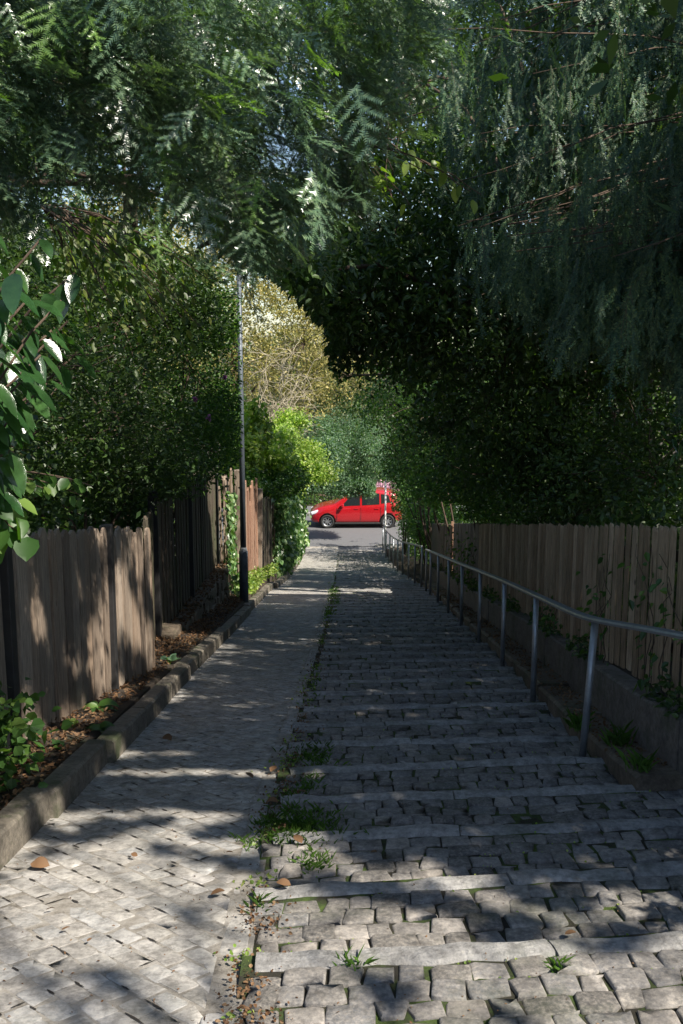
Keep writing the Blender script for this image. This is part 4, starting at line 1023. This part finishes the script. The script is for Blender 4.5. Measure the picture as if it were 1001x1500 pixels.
low_shr = lambda P_: ~in_poly(*screen(P_), [(445, 700), (590, 700), (590, 800), (445, 800)])
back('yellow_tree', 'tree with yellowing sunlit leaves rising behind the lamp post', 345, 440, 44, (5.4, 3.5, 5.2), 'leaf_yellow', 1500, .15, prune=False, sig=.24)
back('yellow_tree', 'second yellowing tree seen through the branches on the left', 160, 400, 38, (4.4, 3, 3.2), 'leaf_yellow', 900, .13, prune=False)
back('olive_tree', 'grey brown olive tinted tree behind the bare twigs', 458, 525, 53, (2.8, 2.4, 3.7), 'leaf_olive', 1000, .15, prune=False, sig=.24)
back('broadleaf_tree', 'green tree on the far side of the road behind the car', 505, 650, 52, (3.2, 3, 2.2), 'leaf_grey', 900, .11, prune=False, group='trees across the road', extra=None)
back('broadleaf_tree', 'tall dark green tree across the road to the right', 600, 560, 58, (5, 3, 5), 'leaf_mid', 1300, .14, prune=False, group='trees across the road')
back('broadleaf_tree', 'distant tree standing across the road at the right edge of the view', 760, 560, 60, (7, 4, 6), 'leaf_mid', 900, .18, prune=False, group='trees across the road')
back('broadleaf_tree', 'distant tree closing the view at the far left', 100, 520, 62, (9, 4, 5), 'leaf_mid', 1100, .18, prune=False, group='trees across the road')
back('broadleaf_tree', 'distant tree rising between the yellow tree and the gap', 400, 600, 64, (6, 4, 5), 'leaf_mid', 1000, .16, prune=False, group='trees across the road')
c_ = both(low_shr)
def sun_shrub(lab, blobs, mat, n, size, sig, base, per=26):
    return plant('shrub', lab, 'shrub', base, blobs, mat, size, n, per, sig, group='sunlit shrubs by the lower path', prune=False, extra=both(sg, left_of_fence), shell=.25, clear=False, fine=True, up=.35, droop=.5, stemr=.02, twigs=30, asp=.7)
def sg(P_):
    a, b_ = screen(P_); j = 9 * np.sin(P_[:, 2] * 9 + P_[:, 1] * 3) + 6 * np.sin(P_[:, 2] * 23 + P_[:, 0] * 11)
    return ~in_poly(a + j, b_ + j * .6, [(452, 722), (590, 722), (590, 840), (445, 840), (445, 770)])
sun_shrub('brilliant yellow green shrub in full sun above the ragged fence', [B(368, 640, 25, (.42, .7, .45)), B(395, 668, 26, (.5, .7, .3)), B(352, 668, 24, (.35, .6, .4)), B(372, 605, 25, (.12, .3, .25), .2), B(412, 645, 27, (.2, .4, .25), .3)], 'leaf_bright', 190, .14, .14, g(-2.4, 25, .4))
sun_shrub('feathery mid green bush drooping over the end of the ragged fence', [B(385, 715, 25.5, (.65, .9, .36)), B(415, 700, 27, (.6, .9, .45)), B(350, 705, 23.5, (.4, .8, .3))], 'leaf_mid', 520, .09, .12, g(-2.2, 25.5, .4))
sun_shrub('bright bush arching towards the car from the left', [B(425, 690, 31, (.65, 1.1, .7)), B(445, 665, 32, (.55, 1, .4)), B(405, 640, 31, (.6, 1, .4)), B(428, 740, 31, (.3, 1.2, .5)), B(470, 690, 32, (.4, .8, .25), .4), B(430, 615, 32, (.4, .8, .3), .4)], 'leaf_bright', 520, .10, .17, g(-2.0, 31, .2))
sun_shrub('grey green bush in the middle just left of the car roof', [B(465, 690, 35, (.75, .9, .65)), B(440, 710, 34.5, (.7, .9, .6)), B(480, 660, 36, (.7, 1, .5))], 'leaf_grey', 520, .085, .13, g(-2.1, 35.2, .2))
plant('broadleaf_tree', 'small tree whose blue green boughs hide the roof of the car', 'tree', g(-2.4, 38.9, .1), [B(520, 706, 39.5, (1.0, .5, .5)), B(500, 716, 39.4, (.7, .4, .35)), B(538, 714, 39.4, (.5, .4, .35)), B(490, 672, 39.5, (1.1, .6, .6)), B(545, 668, 39.5, (.9, .6, .6)), B(510, 635, 39.5, (1.3, .6, .7)), B(460, 640, 39, (1.2, .6, .8))], 'leaf_grey', .085, 900, 26, .15,
      trunk=(np.array(g(-2.0, 38.9, 3.0)), .09), group='sunlit shrubs by the lower path', prune=False, clear=False, fine=True, stemr=.03, extra=lambda P_: ~in_poly(*screen(P_), [(420, 731), (700, 731), (700, 820), (420, 820)]) & ~in_poly(*screen(P_), [(550, 690), (620, 690), (620, 820), (550, 820)]))
t = back('flowering_shrub', 'pink and white petals put over the rear of the car for its roof glare', 560, 717, 47, (.75, .5, .28), 'petal_roof_glare', 90, .10, cat='shrub', group='sunlit shrubs by the lower path', prune=False, sig=.1)  # petals stand in for bright sky mirrored in the glossy car roof
plant('hedge', 'leafy bank hedge on the far side of the road behind the car', 'hedge', (1, 49.5, ZROAD + .1), [((x, 49.5 + .3 * math.sin(x), ZROAD + 1.0), (2.2, 1.0, 1.5), 1) for x in np.arange(-14, 18, 2.6)], 'leaf_mid', .12, 1500, 24, .25, prune=False, clear=False, shell=.2, twigs=20, stemr=.04)
# bare pale twigs
t = empty('bare_shrub', g(-2.6, 36, 0), 'leafless shrub of pale dry twigs in the sun beside the lamp post', 'shrub')
mb = MB(); b0 = np.array(g(-2.6, 36, 0))
for k in range(16):
    e = at(rng.uniform(355, 470), rng.uniform(500, 640), rng.uniform(33.5, 37)); pts = limb(mb, b0, e, .035, .01, 10, .12, .15, 5)
    for j in range(26):
        s0 = pts[rng.integers(4, 10)]; d = nrmz(np.array([rng.normal(.2, 1), rng.normal(0, 1), rng.normal(.1, .8)])); p2 = limb(mb, s0, s0 + d * rng.uniform(.35, 1.1), .010, .004, 6, rng.uniform(-.1, .2), .2, 3)
        for q in range(2):
            d2 = nrmz(d + rng.normal(0, .6, 3)); a_ = p2[rng.integers(2, 5)]; limb(mb, a_, a_ + d2 * rng.uniform(.2, .5), .006, .003, 4, .1, .2, 3)
mb.build('twigs', M['twig_pale'], t)

# ---- ivy cloaking the end of the left fence
t = empty('ivy', g(-1.2, 28, .2), 'glossy sunlit ivy cloaking the end of the left fence down to the kerb', 'climbing plant')
n = 10000; yy = rng.uniform(25.2, 35.5, n); u = rng.random(n); h_ = np.interp(yy, [25, 27, 32, 36], [1.9, 2.5, 2.4, 1.5])
zz = u ** .8 * h_; xx = XL(yy) - .02 - .12 * rng.random(n) + .18 * np.sin(yy * 1.9) * np.sin(zz * 2.3) - .1 * (zz < .5) + .13 * rng.normal(0, .7, n)
P_ = np.stack([xx, yy, zp(yy) + .1 + zz], -1); d = np.stack([rng.normal(.3, .3, n), rng.normal(-.2, .5, n), -np.ones(n)], -1)
V, Q = leaf_quads(P_, .11, .95, .1, .6, .08, dirs=d); link('leaves', npmesh('leaves', V, Q), M['ivy'], t)
mb = MB()
for k in range(18):
    y = rng.uniform(25.5, 35); limb(mb, g(float(XL(y)) - .15, y, .05), g(float(XL(y)) - .16 + rng.normal(0, .04), y + rng.normal(0, .4), 1.9), .02, .006, 8, 0, .12, 5)
mb.build('stems', M['bark'], t)
# ivy strands on the dark fence end and behind the lamp
t = empty('ivy', g(-1.75, 17.8, .3), 'shaded ivy creeping up the fence beside the lamp post base', 'climbing plant')
n = 900; yy = rng.normal(17.9, .42, n); zz = rng.random(n) ** 1.5 * 2.0; P_ = np.stack([-1.72 + .06 * rng.random(n) + (zz < .5) * .25 * rng.random(n), yy, zp(yy) + .15 + zz], -1)
V, Q = leaf_quads(P_, .075, .9, .1, .6, .08, dirs=np.stack([rng.normal(.3, .3, n), rng.normal(-.2, .5, n), -np.ones(n)], -1)); link('leaves', npmesh('leaves', V, Q), M['ivy'], t)
mb = MB()
for k in range(7): y = rng.normal(17.9, .3); limb(mb, g(-1.72, y, .1), g(-1.74, y + rng.normal(0, .2), 1.9), .01, .004, 7, 0, .12, 4)
mb.build('stems', M['bark'], t)

# ---- large-leaved shrub close on the left
def big_leaves(P_, dirs, size, asp, seg=6, curl=.18, ns=4, upn=(.2, -.3, 1)):
    """broad elliptic leaves with a curved blade, folded on the midrib"""
    Vs = []; Fs = []; off = 0
    for p, d in zip(P_, dirs):
        d = d / np.linalg.norm(d); nn = np.array(upn) + rng.normal(0, .25, 3); s_ = np.cross(d, nn); s_ /= np.linalg.norm(s_); nn = np.cross(s_, d)
        L = size * rng.uniform(.7, 1.2); W = L * asp; c = curl * rng.uniform(.3, 1.4)
        V = []
        for i in range(seg + 1):
            f = i / seg; w_ = W * .5 * (math.sin(math.pi * f ** .8) ** .75 if 0 < f < 1 else .02)
            mid = p + d * L * (f - .12 * f * f) - np.array([0, 0, 1]) * L * c * f * f
            for j in range(-1, 2):
                V.append(mid + s_ * w_ * j + nn * (abs(j) * w_ * .28 + (.012 * L * math.sin(i * 2.2) if j else 0)))
        F_ = []
        for i in range(seg):
            for j in range(2): a = i * 3 + j; F_.append((a, a + 1, a + 4, a + 3))
        Vs.append(V); Fs.append(np.array(F_) + off); off += len(V)
    return np.concatenate(Vs), np.concatenate(Fs)
t = empty('laurel_bush', (-2.5, 3.6, float(zp(3.6)) + .2), 'big glossy oval leaves hanging in from the left edge above the fence', 'shrub')
mb = MB(); Pl, Dl = [], []; b0 = np.array([-2.5, 3.6, float(zp(3.6)) + .1])
for (px, py, D) in ((-10, 380, 3.5), (60, 350, 3.7), (-40, 440, 3.3), (40, 440, 3.4), (0, 500, 3.3), (80, 480, 3.9), (-20, 330, 3.6), (-60, 540, 3.2), (0, 600, 3.6), (-80, 400, 3.3), (-120, 500, 3.2), (0, 680, 3.7), (-30, 740, 3.6), (-110, 640, 3.3), (110, 400, 4.1), (20, 400, 3.3), (60, 520, 3.7), (90, 440, 3.8), (30, 560, 3.5), (-20, 460, 3.2), (10, 620, 3.6), (-10, 560, 3.3), (50, 480, 3.4), (15, 660, 3.6), (0, 720, 3.8), (20, 600, 3.9), (100, 470, 4.1), (70, 560, 4.0), (110, 520, 4.3)):
    e = at(px, py, D); pts = limb(mb, b0 + rng.normal(0, .05, 3), e, .014, .004, 10, .10, .08, 5)
    m_ = 17
    for k in range(m_):
        f = .5 + .5 * k / (m_ - 1); p = np.array([np.interp(f, np.linspace(0, 1, 10), pts[:, i]) for i in range(3)]); d = nrmz(pts[-1] - pts[-3]); a = rng.uniform(-1.2, 1.2)
        Pl.append(p); Dl.append(nrmz(np.array([.55 + rng.normal(0, .35), rng.normal(-.1, .5), -.75 + rng.normal(0, .2)])))
V, Q = big_leaves(Pl, Dl, .145, .42); link('leaves', npmesh('leaves', V, Q, True), M['laurel'], t)
mb.build('stems', M['bark'], t, smooth=True)
# hanging hazel-like twigs in front of the dark hedge, and the sunlit broad leaves over the path
def hanging(name, lab, cat, src, targets, mat, size, asp, nper, sigma, r=.008):
    t = empty(name, src, lab, cat); mb = MB(); Pl, Dl = [], []
    for e in targets:
        pts = limb(mb, src, e, r, .0025, 12, .08, .07, 5)
        for k in range(nper):
            f = rng.uniform(.45, 1); p = np.array([np.interp(f, np.linspace(0, 1, 12), pts[:, i]) for i in range(3)]) + rng.normal(0, sigma, 3)
            Pl.append(p); Dl.append(nrmz(np.array([rng.normal(.25, .5), rng.normal(-.1, .5), -.7 + rng.normal(0, .25)])))
    V, Q = big_leaves(Pl, Dl, size, asp, seg=4); link('leaves', npmesh('leaves', V, Q, True), M[mat], t); mb.build('twigs', M['bark'], t); return t
hanging('hazel_branch', 'hanging twigs with yellowish oval leaves below the yew on the left', 'branch', at(60, 300, 7.5), [at(rng.uniform(110, 330), rng.uniform(380, 490), rng.uniform(6.3, 8.5)) for _ in range(26)], 'hazel', .075, .5, 26, .09)
hanging('leafy_branch', 'sunlit spray of broad toothed leaves hanging over the centre of the path', 'branch', at(480, 205, 5.6), [at(575, 285, 5.2), at(600, 300, 5.1), at(560, 260, 5.3), at(640, 265, 5.3), at(690, 280, 5.4), at(705, 285, 5.4), at(600, 250, 5.3), at(665, 262, 5.3)], 'leaf_bright', .075, .6, 6, .02, .005)
hanging('leafy_branch', 'row of soft green leaves on a low shoot crossing the left fence top', 'branch', at(-60, 700, 4.1), [at(135, 712, 4.3), at(120, 725, 4.3), at(70, 718, 4.2), at(105, 705, 4.3)], 'leaf_mid', .07, .65, 8, .015, .004)
hanging('leafy_branch', 'round drooping leaves over the near end of the plank fence', 'branch', at(-80, 700, 3.7), [at(20, 760, 3.8), at(35, 790, 3.8), at(5, 780, 3.8), at(25, 740, 3.9)], 'leaf_mid', .12, .8, 6, .03, .005)
hanging('leafy_branch', 'light tipped laurel leaves at the right edge above the pickets', 'branch', at(1080, 620, 6.8), [at(985, 610, 6.8), at(975, 640, 6.9), at(990, 690, 6.9), at(1000, 655, 6.7)], 'laurel', .13, .4, 8, .05, .006)

# ---- creepers on the picket fence, low growth at its foot
for (y0, n, hh, lab) in ((5.9, 60, 1.0, 'thin creeper climbing the nearest pickets'), (7.6, 45, .9, 'creeper winding up the pickets beyond the first post'), (9.8, 70, .5, 'leafy creeper at the foot of the middle pickets'), (17.0, 260, 1.0, 'bushy creeper spilling over the wall by the board fence')):
    t = empty('creeper', (float(XF(y0)) - .05, y0, float(zp(y0)) + .45), lab, 'climbing plant', 'creepers on the right fence'); mb = MB(); Pl = []
    for k in range(4 if n < 100 else 10):
        yb = y0 + rng.normal(0, .25 if n < 100 else 1.0); pts = limb(mb, (float(XF(yb)) - .045, yb, float(zp(yb)) + .42), (float(XF(yb)) - .05, yb + rng.normal(0, .35), float(zp(yb)) + .45 + hh * rng.uniform(.6, 1.05)), .005, .002, 9, 0, .25, 4)
        m_ = n // (4 if n < 100 else 10); f = rng.uniform(0, 1, m_); Pl.append(np.stack([np.interp(f, np.linspace(0, 1, 9), pts[:, i]) for i in range(3)], -1) + rng.normal(0, .05, (m_, 3)) - [.03, 0, 0])
    Pl = np.concatenate(Pl); V, Q = leaf_quads(Pl, .06, .6, .2, .5, .1, dirs=np.stack([rng.normal(-.4, .4, len(Pl)), rng.normal(-.2, .5, len(Pl)), rng.normal(-.5, .4, len(Pl))], -1))
    link('leaves', npmesh('leaves', V, Q), M['leaf_mid'], t); mb.build('stems', M['bark'], t)
n = 5200; yy = rng.uniform(5.2, 24, n); kk = dapple(yy * .3, yy * .2, 1) > .0; yy = yy[kk]; n = len(yy)
P_ = np.stack([XW(yy) + rng.uniform(-.02, .22, n), yy, zp(yy) + .45 + rng.random(n) ** 2 * .16], -1); V, Q = leaf_quads(P_, .05, .6, .4, 0, .1)
tag(link('low_growth', npmesh('low_growth', V, Q), M['leaf_dark']), 'dark low leaves growing along the top of the retaining wall', 'ground cover', kind='stuff')

# ---- grass, weeds and litter (beyond counting)
def blades(P_, h, lean, w_=.004):
    n = len(P_); d = nrmz(np.stack([rng.normal(0, 1, n), rng.normal(0, 1, n), np.zeros(n)], -1)); s_ = np.stack([-d[:, 1], d[:, 0], np.zeros(n)], -1); H = (h * rng.uniform(.5, 1.3, n))[:, None]; Ln = lean * rng.uniform(.3, 1.3, n)[:, None] * H
    a = P_ - s_ * w_; b_ = P_ + s_ * w_; m1 = P_ + [0, 0, 1] * H * .6 + d * Ln * .4; c = m1 + s_ * w_ * .7; e = m1 - s_ * w_ * .7; tp = P_ + [0, 0, 1] * H * .9 + d * Ln
    V = np.stack([a, b_, c, tp, e], 1).reshape(-1, 3); return V, np.arange(n * 5).reshape(-1, 5)
spots = [(455, 1130, .13, .12, 160), (490, 875, .09, 1.6, 500), (480, 905, .05, .8, 160), (450, 1170, .06, .05, 30), (430, 1240, .16, .13, 420), (425, 1262, .18, .08, 260), (525, 1258, .16, .035, 220), (455, 1305, .06, .05, 60), (440, 1180, .05, .06, 30), (415, 1195, .06, .10, 60), (470, 950, .02, .5, 30), (460, 1005, .03, .5, 60), (795, 1460, .05, .02, 12), (850, 1495, .02, .02, 12), (368, 1375, .03, .03, 14), (510, 1490, .06, .02, 14), (900, 1455, .08, .02, 14)]
Vs, Qs, off = [], [], 0
for (px, py, sx, sy, n) in spots:
    D = 5.0
    for _ in range(8): D = D * 0 + F * (CAMZ * math.cos(R(10)) ) / max(1, (py - 765)) * 1.0 if py - 765 > 0 else 20
    x0 = (px - 474) / F * D; P_ = np.stack([x0 + rng.normal(0, sx * .6, n), D + rng.normal(0, sy, n), np.zeros(n)], -1); P_[:, 2] = np.where(P_[:, 0] > XD(P_[:, 1]), zstep(P_[:, 1]), zp(P_[:, 1])) - .015
    n *= 2; P_ = np.concatenate([P_, P_ + rng.normal(0, .012, P_.shape) * [1, 1, 0]]); V, Q = blades(P_, .05, .9, .0026 if D < 8 else .006); Vs.append(V); Qs.append(Q + off); off += len(V)
tag(link('grass', npmesh('grass', np.concatenate(Vs), np.concatenate(Qs)), M['grass']), 'tufts of grass growing in the joint between ramp and steps', 'grass', kind='stuff')
# small weeds and moss strip along the joint, green and browned
def strip(name, label, mat, n, y0, y1, size, thr, seedx, width=.05, side=0.):
    y = y0 + (y1 - y0) * rng.random(n) ** 1.6; k = dapple(y * .55 + seedx, y * .8, 1.0) > thr; y = y[k]; n = len(y)
    x = XD(y) + side + rng.normal(0, width, n); P_ = np.stack([x, y, zp(y) + rng.uniform(-.005, .03, n)], -1); V, Q = leaf_quads(P_, size, .8, .6, -.2, .1)
    tag(link(name, npmesh(name, V, Q), M[mat]), label, 'weeds', kind='stuff')
strip('weeds', 'small round leaved weeds in the joint beside the ramp', 'leaf_bright', 3000, 2.4, 30, .020, .1, .3)
strip('dry_weeds', 'browned creeping weeds and debris in the joint beside the ramp', 'dry', 4200, 2.2, 20, .016, -.2, 1.9, .055, .03)
# leaf litter on the left bed and right ledge
n = 5200; y = 3.5 + 16 * rng.random(n) ** 1.3; x = XL(y) - .16 - rng.random(n) * .55; P_ = np.stack([x, y, gz(x, y) + rng.uniform(.004, .03, n)], -1); V, Q = leaf_quads(P_, .038, .6, .75, -.1, .12)
n2 = 1600; y = rng.uniform(5.4, 20, n2); x = XR(y) + rng.uniform(.02, .25, n2); P2 = np.stack([x, y, zp(y) + .135 + rng.uniform(0, .015, n2)], -1); V2, Q2 = leaf_quads(P2, .03, .6, .8, -.1, .12)
n3 = 900; y = rng.uniform(11.8, 17.8, n3); x = wallpt(y) - rng.uniform(-.02, .24, n3); P3 = np.stack([x, y, zp(y) + np.interp(y, [11.9, 17.9], [.14, .80]) + rng.uniform(.03, .07, n3)], -1); V3, Q3 = leaf_quads(P3, .045, .6, .75, -.1, .12)
tag(link('leaf_litter', npmesh('leaf_litter', np.concatenate([V, V2, V3]), np.concatenate([Q, Q2 + len(V), Q3 + len(V) + len(V2)])), M['dry']), 'dry brown leaf litter scattered over the beds beside the path', 'leaf litter', kind='stuff')
n = 2600; y = 2.0 + 18 * rng.random(n) ** 1.5; x = rng.uniform(-1.4, 1.9, n); P_ = np.stack([x, y, np.where(x > XD(y), zstep(y), zp(y)) + .006], -1); V, Q = leaf_quads(P_, .011, .5, .8, 0, .1)
tag(link('seed_debris', npmesh('seed_debris', V, Q), M['dry']), 'tiny twigs and seed husks strewn over the stones', 'debris', kind='stuff')
n = 9000; y = 2.2 + 7 * rng.random(n) ** 1.4; x = XD(y) + .1 + rng.random(n) * 2.1; kf = (y - SE[0]) / TR; fr = (kf - np.floor(kf)) * TR; nr_ = fr / ((TR - .125) / 5)
kk = (np.abs(nr_ - np.round(nr_)) < .09) & (dapple(x * .4, y * .5, 1.3) > .05); x = x[kk]; y = y[kk]; n = len(x)
V, Q = leaf_quads(np.stack([x, skew(x, y), zstep(y) - .008 + rng.random(n) * .006], -1), .012, .9, .6, -.3, .2)
tag(link('moss', npmesh('moss', V, Q), M['leaf_bright']), 'bright moss and tiny weeds in the joints between the near cobbles', 'moss', kind='stuff')
# low plants on the left bed
n = 2600; y = rng.uniform(18, 27, n); x = XL(y) - .12 - rng.random(n) * .28; P_ = np.stack([x, y, gz(x, y) + rng.random(n) ** 2 * .28], -1); V, Q = leaf_quads(P_, .07, .6, .5, -.2, .1)
tag(link('low_growth', npmesh('low_growth', V, Q), M['leaf_bright']), 'bright green low plants along the kerb past the lamp post', 'ground cover', kind='stuff')
def rosette(lab, c, nl, L, mat, asp, gr, tall=.5):
    t = empty('weed', c, lab, 'weed', gr); c = np.array(c); Pl = np.repeat(c[None], nl, 0) + rng.normal(0, .015, (nl, 3)) * [1, 1, 0]; a = np.linspace(0, 2 * math.pi, nl, endpoint=False) + rng.normal(0, .3, nl)
    Pl[:, 2] = c[2] + rng.uniform(0, tall * L, nl)
    V, Q = big_leaves(Pl, np.stack([np.cos(a), np.sin(a), rng.uniform(.35, 1.0, nl)], -1), L, asp, curl=.45); link('leaves', npmesh('leaves', V, Q, True), M[mat], t)
    mb = MB()
    for p in Pl: mb.tube([c - [0, 0, .02], p + [0, 0, .003]], .004, 5)
    mb.build('stem', M['grass'], t)
bedz = lambda x, y: (x, y, float(gz(np.array([x]), np.array([y]))[0]))
rosette('broad leaved weed standing at the foot of the plank fence', bedz(-1.72, 7.15), 7, .22, 'leaf_mid', .32, 'weeds in the left bed', .1)
rosette('low weed with a long leaf leaning over the kerb', bedz(-1.52, 6.5), 6, .18, 'leaf_mid', .35, 'weeds in the left bed', .1)
rosette('small seedling weed beside the broad leaved one', bedz(-1.75, 6.55), 8, .07, 'leaf_bright', .6, 'weeds in the left bed')
rosette('pale tipped weed on the bed beyond the plank fence', bedz(-1.55, 9.6), 8, .14, 'leaf_grey', .4, 'weeds in the left bed')
rosette('small weed rooted in the soil by the second kerb jog', bedz(-1.65, 5.9), 8, .08, 'leaf_mid', .5, 'weeds in the left bed')
t = empty('leafy_plant', bedz(-1.78, 5.05), 'bushy dark green lobed plant at the left edge of the bed', 'plant'); c = np.array(bedz(-1.84, 5.1)); n = 420
P_ = c + np.stack([rng.normal(0, .14, n), rng.normal(0, .22, n), rng.random(n) * .42], -1); V, Q = leaf_quads(P_, .075, .8, .5, -.1, .1); link('leaves', npmesh('leaves', V, Q), M['leaf_mid'], t)
mb = MB()
for k in range(14): limb(mb, c, P_[k], .005, .003, 5, 0, .1, 4)
mb.build('stems', M['grass'], t)
# grassy tuft on the ledge by the first rail post
for (x, y, n, lab) in ((1.86, 5.95, 60, 'tuft of straw coloured grass on the ledge by the first rail post'), (1.80, 5.33, 40, 'little green tuft at the near end of the ledge'), (1.74, 6.5, 50, 'green tuft behind the first rail post')):
    P_ = np.stack([rng.normal(x, .03, n), rng.normal(y, .03, n), np.full(n, float(zp(y)) + .12)], -1); V, Q = blades(P_, .12, .8, .003)
    tag(link('grass_tuft', npmesh('grass_tuft', V, Q), M['grass']), lab, 'grass tuft', 'grass tufts on the ledge')

# ---- fallen leaves one can count
def fallen(px, py, s, lab, mat='dry', grp='fallen leaves on the path'):
    D = F * 1.55 / (py - 765.); x = (px - 474) / F * D; z = float(zstep(D) if x > XD(D) else zp(D)) + .012
    a = rng.uniform(0, 6.28); V, Q = big_leaves([np.array([0., 0, 0])], [np.array([math.cos(a), math.sin(a), .12])], s, .55, seg=6, curl=.1, upn=(0, 0, 1))
    V[:, 2] += .12 * s * np.abs(np.sin(V[:, 0] * 40)); o = link('fallen_leaf', npmesh('fallen_leaf', V, Q, True), M[mat]); o.location = (x, D, z + .01); tag(o, lab, 'leaf', grp)
fallen(238, 1105, .10, 'curled orange brown leaf lying alone on the ramp under the left kerb jog')
fallen(42, 1310, .09, 'dark brown leaf in the sun patch at the left edge of the ramp')
fallen(402, 1213, .09, 'large curled brown leaf on the grassy joint')
fallen(447, 1187, .10, 'reddish leaf on the step just right of the joint')
fallen(390, 1157, .09, 'pale brown leaf at the end of the light streak on the ramp')
fallen(362, 1167, .08, 'dull brown leaf just below the light streak on the ramp')
fallen(545, 1295, .055, 'small rusty leaf between cobbles below the second nosing')
fallen(858, 1430, .05, 'small orange leaf on the lowest right cobbles')
fallen(750, 1335, .07, 'brown leaf caught against a nosing stone in the lower right')
fallen(293, 1362, .06, 'olive brown leaf in the lower middle of the ramp')
fallen(438, 1283, .07, 'tan leaf on the browned weeds at the joint')
fallen(420, 1360, .06, 'bright tan leaf in the sun at the joint near the bottom')
fallen(747, 1450, .045, 'tiny red leaf on the bottom cobbles')
for (px, py) in ((604, 995), (584, 1024), (672, 1054), (772, 1140), (705, 1077), (600, 1155)):
    fallen(px, py, .055, 'small pale leaf lying on the shaded steps', 'petal_pale' if 'petal_pale' in M else 'dry', 'pale leaves on the shaded steps')
for (px, py) in ((112, 1185), (55, 1420), (95, 1440), (180, 1295), (32, 1385), (330, 1290)):
    fallen(px, py, .035, 'tiny dark leaf scrap on the ramp', 'dry', 'leaf scraps on the ramp')
